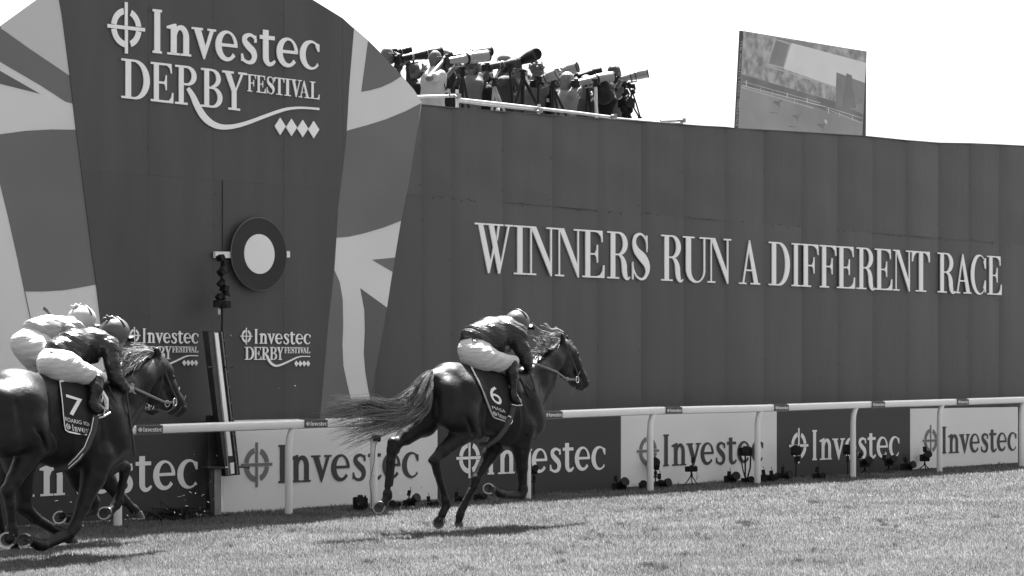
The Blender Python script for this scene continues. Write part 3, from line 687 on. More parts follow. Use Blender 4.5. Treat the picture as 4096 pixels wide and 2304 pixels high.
def nets(V, lo, res, name, mat_, parent, post=None):
    ins = V < 0; n = np.array(V.shape) - 1
    acc = np.zeros(tuple(n) + (3,), np.float32); cnt = np.zeros(tuple(n), np.float32)
    for axd in range(3):
        o1, o2 = [i for i in range(3) if i != axd]
        for d1 in (0, 1):
            for d2 in (0, 1):
                sa = [None] * 3; sb = [None] * 3
                sa[axd] = slice(0, n[axd]); sb[axd] = slice(1, n[axd] + 1)
                sa[o1] = sb[o1] = slice(d1, n[o1] + d1); sa[o2] = sb[o2] = slice(d2, n[o2] + d2)
                a = V[tuple(sa)]; b_ = V[tuple(sb)]; m_ = (a < 0) != (b_ < 0)
                t = np.where(m_, a / np.where(m_, a - b_, 1), 0)
                acc[..., axd] += np.where(m_, t, 0); acc[..., o1] += np.where(m_, d1, 0); acc[..., o2] += np.where(m_, d2, 0); cnt += m_
    act = cnt > 0; idx = -np.ones(tuple(n), np.int64); idx[act] = np.arange(act.sum())
    ii = np.argwhere(act); v = (ii + acc[act] / cnt[act][:, None]) * res + lo
    faces = []
    for axd in range(3):
        o1, o2 = [(1, 2), (2, 0), (0, 1)][axd]
        a = [slice(1, n[i]) for i in range(3)]; a[axd] = slice(0, n[axd]); b_ = list(a); b_[axd] = slice(1, n[axd] + 1)
        A_ = ins[tuple(a)]; B_ = ins[tuple(b_)]; q = np.argwhere(A_ != B_); fl = A_[tuple(q.T)]
        off = np.array([1, 1, 1]); off[axd] = 0; q = q + off
        e1 = np.zeros(3, int); e1[o1] = 1; e2 = np.zeros(3, int); e2[o2] = 1
        c = np.stack([idx[tuple((q - e1 - e2).T)], idx[tuple((q - e2).T)], idx[tuple(q.T)], idx[tuple((q - e1).T)]], 1)
        c[~fl] = c[~fl][:, ::-1]; faces.append(c)
    f = np.concatenate(faces); f = f[(f >= 0).all(1)]
    if post is not None: v = post(v)
    me = bpy.data.meshes.new(name); me.vertices.add(len(v)); me.vertices.foreach_set('co', v.astype(np.float32).ravel())
    me.loops.add(len(f) * 4); me.loops.foreach_set('vertex_index', f.astype(np.int32).ravel())
    me.polygons.add(len(f)); me.polygons.foreach_set('loop_start', np.arange(0, len(f) * 4, 4, dtype=np.int32))
    me.update(calc_edges=True); me.validate(); smooth(me)
    if isinstance(mat_, list):
        for k in mat_: me.materials.append(k)
    else: me.materials.append(mat_)
    o = bpy.data.objects.new(name, me); return link(o, parent)

def strands(name, mat_, parent, guides, n, rad, jit, wave=.02, tip=.25, seg=9):
    """guides: list of point lists (root..tip); locks of hair interpolate between neighbouring guides"""
    r = random.Random(len(name) * 31 + n); m = MB(); G_ = [[Vector(p) for p in g] for g in guides]
    g3 = lambda s_: Vector((r.gauss(0, s_), r.gauss(0, s_), r.gauss(0, s_)))
    locks = [(r.random(), g3(jit), g3(jit * 1.8), r.random() * 6.28, r.uniform(5, 12), r.uniform(.5, 1.0)) for _ in range(max(8, n // 14))]
    for i in range(n):
        lk = r.choice(locks); loose = r.random() < .12
        t = min(.9999, max(0, lk[0] + r.gauss(0, .012 if not loose else .15))) * (len(G_) - 1); k = min(int(t), len(G_) - 2); t -= k
        L_ = min(len(G_[k]), len(G_[k + 1])); base = [G_[k][j].lerp(G_[k + 1][j], t) for j in range(L_)]
        c = cat([tuple(p) for p in base], 4); cut = lk[5] * r.uniform(.8, 1.05) if not loose else 1.0
        c = c[:max(4, int(len(c) * min(cut, 1)))]; nn = len(c); ph = lk[3] + r.gauss(0, .25); fq = lk[4]
        off = lk[1] + g3(jit * .28); o2 = lk[2] * (1 if not loose else 1.8) + g3(jit * .15); pts = []
        for j, p in enumerate(c):
            s_ = j / (nn - 1); w = math.sin(s_ * fq + ph) * wave * s_; pin = 1 - .55 * s_ * s_
            pts.append(Vector(p) + off * (.35 + .65 * s_) * (1 if loose else pin + .3) + o2 * s_ * s_ + Vector((w * .6, w * .3, w)))
        m.tube(pts, [rad * (1 - (1 - tip) * (j / (nn - 1))) for j in range(nn)], 3, cap=False)
    return m.build(name, mat_, parent, fix=False)

class PX:
    """pixel space of one zoomed crop laid on the animal's median plane; w = metres towards the viewer's side"""
    def __init__(s, sc, ox, oy, D, th=None, anchor=None):
        s.sc, s.ox, s.oy, s.D = sc, ox, oy, D; th = A if th is None else th
        s.d = Vector((math.sin(th), math.cos(th), 0)); s.n = Vector((math.cos(th), -math.sin(th), 0))
        p0 = pl(ox + anchor[0] / sc, oy + anchor[1] / sc, D) if anchor else pl(CX, HY, D); s.c = s.n.dot(p0)
        s.ax = (s.d, s.n, UP)
    def __call__(s, x, y, w=0.):
        r = Vector(((s.ox + x / s.sc - CX) / F, 1, (HY - (s.oy + y / s.sc)) / F)); p = r * ((s.c + w) / s.n.dot(r)); p.z += H; return p

def coat_mat(name, g, patch=.3):
    m = mat(name, g, .42, .2, 9, patch, .006, 15)
    return m
M_COAT6 = coat_mat('bay_coat', .012); M_COAT7 = coat_mat('dark_bay_coat', .011); M_COAT8 = coat_mat('brown_coat', .009)
M_HOOF = mat('hoof_horn', .03, .4, .5, 30, .3); M_SHOE = mat('horseshoe_alloy', .34, .25, .5, 40, .15, metal=.85)
M_LEATH = mat('dark_leather', .025, .4, .5); M_LEATH2 = mat('tan_leather', .12, .45, .5); M_CLOTH = mat('saddle_cloth', .022, .75, .2, 30, .15, .001, 250)
M_TRIM = mat('white_trim', .75, .6, .3); 
def hair_mat(name, lo, hi, pw=3.5):
    m = mat(name, lo, .3, .6); N = m.node_tree.nodes; L = m.node_tree.links; g = N.new('ShaderNodeNewGeometry'); p = N.new('ShaderNodeMath'); p.operation = 'POWER'; p.inputs[1].default_value = pw
    r = N.new('ShaderNodeMapRange'); r.inputs[3].default_value = lo; r.inputs[4].default_value = hi
    L.new(g.outputs['Random Per Island'], p.inputs[0]); L.new(p.outputs[0], r.inputs[0]); L.new(r.outputs[0], N['Principled BSDF'].inputs['Base Color']); return m
M_HAIR = hair_mat('black_hair', .008, .28); M_HAIR2 = hair_mat('mane_hair', .02, .6, 1.9)  # pale strands hold sun highlights and mane backlight in their colour
M_BREECH = mat('white_breeches', .46, .65, .25, 0, 0, .012, 16, stretch=(.6, .6, 2.6)); M_SILK = mat('dark_silk', .02, .26, .5, 0, 0, .02, 10, stretch=(1, 1, 2.2))
M_SILK2 = mat('navy_silk', .018, .26, .5, 0, 0, .02, 10, stretch=(1, 1, 2.2)); M_SILKL = mat('pale_silk', .27, .35, .6, 0, 0, .02, 12, stretch=(1, 1, 2.2))
M_CAPD = mat('dark_cap_silk', .07, .35, .5, 6, .25, .002, 25); M_CAPL = mat('pale_cap_silk', .33, .4, .5, 0, 0, .003, 25); M_SKIN = mat('skin', .22, .5, .4, 18, .08)
M_BOOT = mat('polished_boot', .008, .22, .4, 0, 0, .003, 30); M_RUB = mat('goggle_strap', .02, .4, .5); M_BUCK = mat('buckle', .7, .2, .5, metal=.9)

def hoof(body_, mbh, mbs, fet, toe, r, face, shoe_out=None):
    """hoof: pastern end fet -> toe point; face = sole normal"""
    fet = Vector(fet); toe = Vector(toe); face = Vector(face).normalized(); ax = (toe - fet)
    ax = (ax - face * ax.dot(face)); 
    if ax.length < 1e-4: ax = UP - face * face.z
    ax.normalize(); sd = face.cross(ax).normalized()
    c = toe; ring = []
    M_ = []
    for hgt, sc_ in ((0, 1.0), (.035, .9), (.065, .74)):
        M_.append([c - face * hgt * (r / .06) - ax * hgt * .35 + (ax * math.cos(a) * r * 1.08 + sd * math.sin(a) * r) * sc_ for a in [2 * math.pi * k / 18 for k in range(18)]])
    vs = [p for rg in M_ for p in rg] ; fs = []
    for i in range(2):
        for k in range(18): fs.append((i * 18 + k, i * 18 + (k + 1) % 18, (i + 1) * 18 + (k + 1) % 18, (i + 1) * 18 + k))
    cen = c - face * .012
    vs.append(cen); fs += [(k, (k + 1) % 18, len(vs) - 1) for k in range(18)]; fs.append(tuple(36 + k for k in range(18)))
    mbh.add(vs, fs)
    # frog
    mbh.add([c + face * .0 - ax * r * .8 + sd * r * .28, c - ax * r * .8 - sd * r * .28, c + ax * r * .3, c - ax * r * .3 + face * .012], [(0, 2, 3), (1, 3, 2), (0, 3, 1)])
    # shoe: open U
    out = []; inn = []
    for k in range(19):
        a = math.radians(-142 + 284 * k / 18)
        out.append(c + face * .002 + ax * math.cos(a) * r * 1.10 + sd * math.sin(a) * r * 1.02); inn.append(c + face * .002 + ax * math.cos(a) * r * .86 + sd * math.sin(a) * r * .79)
    up = face * .009; n = 19; vs = [p + up for p in out] + [p + up for p in inn] + out + inn
    fs = [(k, k + 1, n + k + 1, n + k) for k in range(n - 1)] + [(k, 2 * n + k, 2 * n + k + 1, k + 1) for k in range(n - 1)] + [(n + k, n + k + 1, 3 * n + k + 1, 3 * n + k) for k in range(n - 1)] + [(0, n, 3 * n, 2 * n), (n - 1, 3 * n - 1, 4 * n - 1, 2 * n - 1)]
    mbs.add(vs, fs)
def U3(v): return Vector(v).normalized()

# ================================================================ horse 6 (single horse, centre)
K = PX(1.449, 1240, 1180, 16.42); q = 1 / 548.
horse = thing('racehorse', K(1000, 1250), 'dark bay racehorse galloping alone in the centre, saddle cloth number 6', 'horse', 'galloping racehorses'); horse.location.z = 0
B = Body(); c = B.cap
HX = (DIR, NRM, UP)
# trunk
B.ell(K(830, 600, .0), HX, (.33, .27, .335), .10)                          # croup and hindquarters
B.ell(K(1010, 640, .0), HX, (.46, .265, .33), .10)                         # barrel
B.ell(K(1150, 660, .0), HX, (.38, .25, .37), .10)                          # chest
c(K(800, 500), K(1130, 525), .19, .20, .10)                                # back and loin
c(K(1130, 500), K(1215, 520), .16, .15, .08)                               # withers
B.ell(K(1190, 740, .02), (U3((.3, 0, 1)), NRM, U3((1, 0, -.3))), (.30, .235, .22), .08)
c(K(720, 500, .0), K(700, 540, 0), .12, .11, .08)                          # dock
# near hindquarter
c(K(900, 560, .15), K(870, 700, .17), .19, .19, .07); c(K(870, 700, .17), K(925, 770, .17), .19, .125, .06)
c(K(790, 560, .12), K(790, 700, .15), .14, .13, .07)                       # buttock
c(K(930, 790, .17), K(975, 800, .18), .10, .07, .05)                       # stifle
c(K(890, 800, .17), K(770, 905, .16), .115, .068, .05)                     # gaskin
c(K(770, 905, .16), K(722, 955, .16), .066, .050, .03); c(K(742, 930, .16), K(700, 960, .16), .035, .03, .03)  # hock
c(K(725, 965, .16), K(740, 1030, .16), .052, .038, .03); c(K(740, 1030, .16), K(783, 1170, .16), .036, .034, .03)
c(K(722, 1000, .13), K(765, 1150, .13), .022, .022, .03)                   # tendon
c(K(785, 1190, .16), K(792, 1215, .16), .05, .048, .02); c(K(790, 1220, .16), K(765, 1275, .16), .038, .042, .02)
# far hindquarter and leg
c(K(700, 620, -.12), K(660, 740, -.16), .18, .15, .07); c(K(650, 740, -.16), K(560, 820, -.16), .135, .085, .05)
c(K(600, 770, -.17), K(500, 865, -.16), .10, .058, .05); c(K(480, 855, -.16), K(478, 900, -.16), .058, .055, .03); c(K(505, 860, -.16), K(500, 905, -.16), .04, .035, .03)
c(K(474, 900, -.16), K(465, 960, -.16), .05, .038, .03); c(K(465, 960, -.16), K(450, 1110, -.16), .037, .034, .03); c(K(487, 930, -.16), K(470, 1100, -.16), .022, .022, .025)
c(K(449, 1150, -.16), K(452, 1168, -.16), .05, .047, .02); c(K(446, 1168, -.16), K(425, 1210, -.16), .037, .042, .02)
# far fore (supporting)
c(K(1110, 820, -.12), K(1040, 930, -.13), .13, .080, .06); c(K(1040, 930, -.13), K(965, 1060, -.13), .075, .048, .04)
c(K(960, 1075, -.13), K(948, 1110, -.13), .052, .048, .03); c(K(943, 1120, -.13), K(885, 1245, -.13), .037, .033, .03); c(K(925, 1130, -.13), K(868, 1240, -.13), .021, .02, .02)
c(K(872, 1268, -.13), K(866, 1282, -.13), .046, .043, .02); c(K(868, 1290, -.13), K(860, 1322, -.13), .034, .038, .02)
# near fore (folded)
c(K(1230, 760, .13), K(1225, 870, .14), .155, .105, .06); c(K(1222, 880, .14), K(1228, 1000, .14), .095, .062, .04); c(K(1228, 1000, .14), K(1234, 1110, .14), .060, .047, .03)
c(K(1234, 1130, .14), K(1225, 1162, .14), .056, .052, .03); c(K(1215, 1168, .14), K(1130, 1165, .14), .038, .036, .02); c(K(1200, 1150, .14), K(1120, 1150, .14), .02, .02, .02)
c(K(1118, 1158, .14), K(1095, 1152, .14), .046, .042, .02); c(K(1095, 1150, .14), K(1060, 1125, .14), .037, .04, .02)
# shoulder, breast, neck
c(K(1250, 600, .12), K(1290, 760, .13), .14, .12, .07); c(K(1230, 560, .05), K(1270, 700, .08), .17, .17, .07)
B.ell(K(1275, 720, .0), HX, (.12, .20, .20), .06)
c(K(1215, 520), K(1310, 460), .175, .155, .06); c(K(1310, 460), K(1400, 385), .150, .125, .05); c(K(1400, 385), K(1462, 320), .122, .105, .05)
c(K(1290, 600, .03), K(1375, 475, .0), .15, .10, .06); c(K(1300, 650), K(1380, 520), .10, .075, .05)
# head
c(K(1470, 300), K(1505, 345), .088, .085, .03); B.ell(K(1478, 400), (U3(K(1500, 450) - K(1470, 330)), NRM, U3(DIR + UP * .3)), (.17, .07, .125), .03)
c(K(1515, 330), K(1532, 400), .070, .078, .03); c(K(1532, 400), K(1568, 475), .078, .068, .03); c(K(1568, 475), K(1588, 508), .066, .058, .03)
c(K(1480, 455), K(1550, 520), .065, .048, .03); c(K(1548, 530), K(1572, 540), .036, .032, .02); c(K(1530, 500), K(1585, 515), .058, .052, .03)
for w in (.055, -.055):
    B.ell(K(1545, 345, w), HX, (.028, .018, .022), .015)
    B.ell(K(1478, 400, w * 1.1), HX, (.06, .02, .10), .03)
    B.ell(K(1608, 492, w * .6), HX, (.022, .016, .025), .015)
    B.ell(K(1612, 488, w * .9), HX, (.010, .012, .014), .008, sub=True)
c(K(1466, 292, .05), K(1463, 225, .055), .032, .010, .015); c(K(1466, 260, .052), K(1464, 240, .054), .030, .022, .015)
c(K(1490, 300, -.05), K(1492, 240, -.05), .030, .010, .015)
# muscle relief
c(K(1010, 560, .24), K(990, 800, .22), .035, .03, .06); c(K(1290, 820, .12), K(1310, 700, .13), .045, .04, .04)
for a_, b_, r_ in [((1222, 560, .27), (1248, 760, .29), .012), ((815, 570, .29), (850, 770, .33), .013), ((1335, 640, .15), (1425, 480, .10), .012), ((985, 700, .30), (1005, 830, .24), .014), ((1255, 820, .24), (1240, 900, .22), .010), ((905, 700, .36), (945, 800, .28), .010), ((1090, 760, .30), (1060, 850, .26), .010)]:
    B.pr.append(('c', V3(K(*a_)), V3(K(*b_)), r_, r_, .05, True))
body = B.mesh('body', M_COAT6, horse, .0105)
HP = [horse]
def H6(a, b_, r, face):
    m1 = MB(); m2 = MB(); hoof(None, m1, m2, a, b_, r, face); o = m1.build('hoof', M_HOOF, HP[0]); m2.build('horseshoe', M_SHOE, o)
H6(K(765, 1275, .16), K(747, 1318, .16), .062, (K(700, 1318, .3) - K(765, 1290, 0)) * 1.0)
H6(K(425, 1205, -.16), K(400, 1232, -.16), .060, (K(370, 1245, .12) - K(410, 1215, -.16)))
H6(K(860, 1322, -.13), K(856, 1352, -.13), .056, Vector((0, 0, -1)))
H6(K(1060, 1128, .14), K(1036, 1122, .14), .058, (K(1000, 1122, .30) - K(1050, 1128, .14)))
# tail
T = lambda *p: [K(x, y, w) for x, y, w in p]
tg = [T((700, 455, .0), (640, 490, .02), (560, 570, .05), (450, 640, .05), (300, 620, .0), (120, 632, -.02)),
      T((705, 458, .0), (650, 500, .04), (590, 600, .08), (480, 660, .08), (320, 650, .0), (110, 690, -.02)),
      T((705, 460, .02), (665, 520, .06), (620, 640, .10), (500, 700, .08), (330, 720, .02), (180, 750, 0)),
      T((708, 462, .03), (680, 540, .08), (650, 650, .12), (540, 720, .10), (380, 760, .04), (215, 800, .02)),
      T((708, 462, .03), (690, 560, .08), (670, 640, .12), (590, 720, .12), (460, 770, .06), (260, 850, .02))]
strands('tail', M_HAIR, horse, tg, 2600, .0026, .021, .04, .35)
mb = MB()
mb.tube(T((712, 452, 0), (690, 475, .02), (665, 520, .05), (640, 590, .08), (600, 650, .1), (540, 680, .1), (460, 690, .06)), [.03, .035, .045, .05, .05, .035, .01], 12); mb.build('dock', M_COAT6, horse, sm=True)
strands('tail_top', M_HAIR, horse, [T((712, 440, 0), (690, 455, .05), (650, 510, .10), (610, 580, .14), (570, 640, .12)), T((716, 455, .03), (700, 490, .1), (685, 560, .16), (655, 620, .18), (600, 670, .16)), T((700, 440, -.03), (650, 475, 0), (590, 540, .02), (520, 590, .02), (450, 610, 0))], 700, .003, .02, .012, .5)
# mane
mg_ = [T((1465, 215, 0), (1430, 205, .03), (1390, 215, .05), (1350, 215, .05), (1310, 210, .06)),
       T((1455, 235, 0), (1410, 225, .05), (1370, 235, .06), (1330, 235, .06), (1290, 215, .06)),
       T((1430, 265, 0), (1395, 262, .05), (1365, 270, .08), (1345, 262, .08), (1335, 240, .07)),
       T((1400, 290, 0), (1375, 285, .05), (1350, 292, .08), (1340, 282, .08), (1345, 250, .07)),
       T((1370, 330, 0), (1345, 322, .05), (1315, 320, .08), (1290, 325, .08), (1275, 318, .07)),
       T((1340, 360, 0), (1325, 350, .06), (1300, 345, .08), (1285, 340, .08), (1275, 335, .07)),
       T((1280, 400, 0), (1260, 385, .06), (1240, 380, .09), (1225, 395, .1), (1215, 385, .08))]
strands('mane', M_HAIR2, horse, mg_, 420, .0026, .016, .014, .4)
strands('forelock', M_HAIR2, horse, [T((1475, 255, 0), (1500, 262, .02), (1515, 285, .03), (1528, 310, .03)), T((1480, 260, 0), (1505, 275, .0), (1520, 300, .0), (1530, 320, -.02))], 40, .002, .006, .004, .3)
strands('whiskers', M_HAIR2, horse, [T((1515, 525, .02), (1515, 545, .03), (1510, 560, .03)), T((1550, 540, .02), (1550, 560, .03), (1545, 572, .03)), T((1590, 530, .02), (1595, 548, .03), (1600, 556, .03)), T((1612, 508, .02), (1625, 512, .03), (1640, 512, .03))], 46, .0012, .006, .002, .4)
# eye
mb = MB(); mb.ball(K(1552, 343, .072), .017, 12); mb.build('eye', M_GLASS, horse, sm=True)
def strap(name, pts, w, mt, parent, th=.35, n=8, side=None):
    mb = MB(); mb.tube([Vector(p) for p in pts], w, n, flat=th, side=side); return mb.build(name, mt, parent, sm=True)
# bridle
bz = .085
br = thing('tmp', (0, 0, 0), '', 'x'); bpy.data.objects.remove(br)
strap('bridle', T((1478, 275, .085), (1495, 305, .10), (1510, 350, .095), (1530, 400, .085), (1550, 450, .075), (1548, 485, .07)), .009, M_LEATH, horse)
strap('bridle', T((1498, 300, .0), (1502, 298, .06), (1497, 300, .095)), .009, M_LEATH2, horse)
strap('bridle', T((1520, 278, -.03), (1516, 290, .03), (1500, 300, .09)), .009, M_LEATH2, horse)
strap('bridle', T((1500, 310, .10), (1505, 380, .10), (1500, 430, .09), (1480, 470, .06)), .006, M_LEATH, horse)
strap('noseband', T((1572, 405, -.02), (1572, 425, .04), (1562, 450, .075), (1548, 480, .075), (1525, 490, .05)), .010, M_LEATH2, horse)
strap('noseband', T((1553, 486, .07), (1535, 488, .07), (1500, 482, .05), (1440, 485, .0)), .009, M_LEATH2, horse)
def ring_mb(c, r, w, ax, n=16):
    mb = MB(); ax = Vector(ax).normalized(); a = ax.orthogonal().normalized(); b_ = ax.cross(a)
    mb.tube([c + a * math.cos(2 * math.pi * k / n) * r + b_ * math.sin(2 * math.pi * k / n) * r for k in range(n + 1)], w, 6, cap=False); return mb
ring_mb(K(1550, 490, .085), .036, .005, NRM + DIR * .3).build('bit_ring', M_BUCK, horse, sm=True)
ring_mb(K(1492, 487, .08), .018, .004, NRM).build('bit_ring', M_BUCK, horse, sm=True)
strap('rein', T((1545, 492, .085), (1490, 490, .10), (1430, 445, .17), (1380, 425, .20), (1330, 408, .20), (1290, 395, .16)), .011, M_LEATH2, horse)
strap('rein', T((1270, 440, .24), (1290, 500, .26), (1306, 560, .25), (1300, 600, .25), (1280, 650, .25), (1297, 672, .25), (1290, 640, .25), (1270, 600, .25), (1215, 480, .24)), .009, M_LEATH, horse)
strap('breast_girth', T((1225, 490, .22), (1290, 560, .24), (1330, 640, .22), (1345, 700, .12)), .010, M_LEATH, horse)
# saddle cloth as a shell over the trunk side
def shell(name, mt, parent, poly, K_, bodyobj, push=.012, nx=26, ny=30, w0=.6, th=.008):
    """cloth: bilinear patch of 4 edge curves given in crop pixels, projected along -NRM onto the body surface"""
    dep = bpy.context.evaluated_depsgraph_get(); bpy.context.view_layer.update()
    from mathutils.bvhtree import BVHTree
    bm = bmesh.new(); bm.from_mesh(bodyobj.data); mw = bodyobj.matrix_world; bm.transform(mw); tree = BVHTree.FromBMesh(bm); bm.free()
    top, bot = poly
    tc_ = cat([p for p in top], 8); bc_ = cat([p for p in bot], 8)
    def samp(c_, t):
        f = t * (len(c_) - 1); i = min(int(f), len(c_) - 2); return [a + (b_ - a) * (f - i) for a, b_ in zip(c_[i], c_[i + 1])]
    P_ = {}
    for j in range(ny + 1):
        for i in range(nx + 1):
            a = samp(tc_, i / nx); b_ = samp(bc_, i / nx); x = a[0] + (b_[0] - a[0]) * j / ny; y = a[1] + (b_[1] - a[1]) * j / ny
            r = pl(K_.ox + x / K_.sc, K_.oy + y / K_.sc, K_.D); o = Vector((0, 0, H)); d = (r - o).normalized()
            hit = tree.ray_cast(o, d)
            if hit[0] is None:
                hn = tree.find_nearest(r + NRM * .2); loc, nor = hn[0], hn[1]
            else: loc, nor = hit[0], hit[1]
            if nor.dot(d) > 0: nor = -nor
            P_[i, j] = (loc, nor)
    # smooth the draped sheet
    L_ = np.array([[tuple(P_[i, j][0]) for j in range(ny + 1)] for i in range(nx + 1)])
    Nn = np.array([[tuple(P_[i, j][1]) for j in range(ny + 1)] for i in range(nx + 1)])
    for _ in range(4):
        L2 = L_.copy(); L2[1:-1, 1:-1] = (L_[2:, 1:-1] + L_[:-2, 1:-1] + L_[1:-1, 2:] + L_[1:-1, :-2]) / 4; L_ = L2
        Nn[1:-1, 1:-1] = (Nn[2:, 1:-1] + Nn[:-2, 1:-1] + Nn[1:-1, 2:] + Nn[1:-1, :-2]) / 4
    Nn /= np.linalg.norm(Nn, axis=-1, keepdims=True) + 1e-9
    def at(u_, v_, off):
        fi = min(max(u_, 0), 1) * nx; fj = min(max(v_, 0), 1) * ny; i = min(int(fi), nx - 1); j = min(int(fj), ny - 1); a = fi - i; b_ = fj - j
        f = lambda G: G[i, j] * (1 - a) * (1 - b_) + G[i + 1, j] * a * (1 - b_) + G[i, j + 1] * (1 - a) * b_ + G[i + 1, j + 1] * a * b_
        n_ = f(Nn); return Vector(f(L_) + n_ * off)
    mb = MB(); vs = [at(i / nx, j / ny, push) for j in range(ny + 1) for i in range(nx + 1)]; w_ = nx + 1
    vb = [at(i / nx, j / ny, push - th) for j in range(ny + 1) for i in range(nx + 1)]; o_ = len(vs)
    fs = [(j * w_ + i, j * w_ + i + 1, (j + 1) * w_ + i + 1, (j + 1) * w_ + i) for j in range(ny) for i in range(nx)]
    fs += [tuple(o_ + k for k in f[::-1]) for f in fs]
    for j in range(ny): fs += [(j * w_, (j + 1) * w_, o_ + (j + 1) * w_, o_ + j * w_), (j * w_ + nx, o_ + j * w_ + nx, o_ + (j + 1) * w_ + nx, (j + 1) * w_ + nx)]
    for i in range(nx): fs += [(i, o_ + i, o_ + i + 1, i + 1), (ny * w_ + i, ny * w_ + i + 1, o_ + ny * w_ + i + 1, o_ + ny * w_ + i)]
    mb.add(vs + vb, fs); ob = mb.build(name, mt, parent, sm=False); smooth(ob.data)
    return ob, at
def piping(at, edge, w, mt, parent, off, name='trim'):
    mb = MB(); mb.tube([at(u_, v_, off) for u_, v_ in edge], w, 8, flat=.4, side=None); return mb.build(name, mt, parent, sm=True)
def text_on(at, txt, u0, u1, v0, v1, mt, parent, off, name='lettering', sub=3):
    tv, tf = text_mesh(txt); m = bmesh.new(); vs = [m.verts.new((x, y, 0)) for x, y, _ in tv]
    for f in tf:
        try: m.faces.new([vs[i] for i in f])
        except Exception: pass
    bmesh.ops.triangulate(m, faces=m.faces); bmesh.ops.subdivide_edges(m, edges=[e for e in m.edges if e.calc_length() > .06], cuts=1)
    me = bpy.data.meshes.new(name)
    for v in m.verts: v.co = at(u0 + (u1 - u0) * v.co.x, v1 + (v0 - v1) * v.co.y, off)
    m.to_mesh(me); m.free(); me.materials.append(mt); o = bpy.data.objects.new(name, me); return link(o, parent)
def sponsor_on(at, u0, u1, v0, v1, parent, off):
    """emblem and wordmark on cloth"""
    class FR: pass
    def flat(parts, mb):
        for k in parts:
            if k[0] == 'P':
                vs = [at(u0 + (u1 - u0) * x, v1 + (v0 - v1) * y, off) for x, y in k[1]]; mb.add(vs, [tuple(range(len(vs)))])
            else:
                o, i = k[1], k[2]; n = len(o); vs = [at(u0 + (u1 - u0) * x, v1 + (v0 - v1) * y, off) for x, y in o + i]
                mb.add(vs, [(q_, q_ + 1, n + q_ + 1, n + q_) for q_ in range(n - 1)])
    mb = MB()
    for cc, a, b_ in INV_U:
        w_, parts = INV[cc]; g_ = []
        for k in parts:
            f = lambda p: (.24 + .76 * (a + (b_ - a) * p[0] / w_), p[1])
            g_.append(('P', [f(p) for p in k[1]]) if k[0] == 'P' else ('S', [f(p) for p in k[1]], [f(p) for p in k[2]]))
        flat(g_, mb)
    mb.build('lettering', M_TRIM, parent, fix=False); mb = MB(); g_ = []
    for k in cross_parts()[1]:
        f = lambda p: (.0 + .2 * p[0], p[1] * 1.1 - .05)
        g_.append(('P', [f(p) for p in k[1]]) if k[0] == 'P' else ('S', [f(p) for p in k[1]], [f(p) for p in k[2]]))
    flat(g_, mb); mb.build('emblem', M_TRIM, parent, fix=False)
sc6, at6 = shell('saddle_cloth', M_CLOTH, horse, ([(930, 428), (1000, 440), (1080, 455), (1150, 470), (1215, 480)], [(1060, 712), (1100, 722), (1140, 740), (1170, 700), (1200, 660)]), K, body)
piping(at6, [(0, .0), (0.01, .15), (.02, .3), (.02, .5), (.0, .7), (.0, .9), (.01, .97), (.1, .99), (.3, .985), (.5, .985), (.6, .98)], .014, M_TRIM, sc6, .018)
text_on(at6, '6', .20, .46, .30, .66, M_TRIM, sc6, .016, 'number'); text_on(at6, 'MASA', .12, .5, .735, .80, M_TRIM, sc6, .016); sponsor_on(at6, .06, .78, .845, .94, sc6, .016)
strap('girth', T((1180, 640, .30), (1165, 700, .30), (1135, 770, .29), (1090, 830, .26), (1030, 868, .18), (985, 870, .05)), .030, M_LEATH, horse, th=.3)
strap('girth', T((1150, 700, .31), (1172, 712, .31), (1174, 735, .31), (1160, 750, .31)), .006, M_TRIM, horse)
Bs = Body(); Bs.cap(K(1090, 455), K(1180, 455), .10, .08, .05); Bs.cap(K(1180, 470, .15), K(1210, 560, .24), .06, .05, .05); Bs.mesh('saddle', M_LEATH, horse, .014)
strap('stirrup_leather', T((1190, 500, .27), (1195, 560, .31), (1200, 610, .33)), .010, M_LEATH, horse)

# ---------------------------------------------------------------- jockey 6
J = PX(2.5875, 1800, 1200, 16.42); TJ = lambda *p: [J(x, y, w) for x, y, w in p]
jk = thing('person', J(450, 700), 'jockey in dark silks with pale markings crouching on the number 6 horse', 'jockey', 'jockeys'); 
Bb = Body(); b = Bb.cap
b(J(330, 450), J(560, 400), .10, .10, .08); b(J(560, 400), J(660, 330), .10, .07, .06); b(J(660, 330), J(715, 290), .055, .055, .03)
Bb.ell(J(722, 262), HX, (.085, .075, .105), .02); b(J(770, 300, .0), J(800, 315, 0), .03, .014, .02); b(J(720, 330), J(775, 325), .04, .03, .02)
for w in (.17, -.17):
    b(J(660, 350, w), J(760, 560, w * 1.1), .05, .04, .03); b(J(760, 560, w * 1.1), J(825, 690, w * .5), .04, .028, .02)
    b(J(280, 560, w * .6), J(600, 640, w * 1.3), .08, .045, .05); b(J(620, 660, w * 1.4), J(640, 900, w * 1.6), .040, .034, .03); b(J(640, 960, w * 1.6), J(720, 1050, w * 1.6), .035, .028, .02)
    for f in range(4):
        z0 = 690 + f * 12; b(J(830, z0, w * .5), J(850, z0 + 8, w * .4), .011, .010, .006); b(J(850, z0 + 8, w * .4), J(838, z0 + 22, w * .2), .010, .008, .006)
    b(J(825, 690, w * .5), J(842, 680, w * .3), .011, .009, .008)
Bb.mesh('body', M_SKIN, jk, .011)
Bs = Body(); b = Bs.cap                                    # silks
b(J(250, 400), J(420, 370), .155, .185, .08); b(J(420, 370), J(560, 340), .185, .175, .08); b(J(560, 340, 0), J(650, 320, 0), .165, .12, .07)
b(J(520, 450), J(560, 480), .10, .08, .06); b(J(300, 420), J(500, 470), .12, .09, .06)
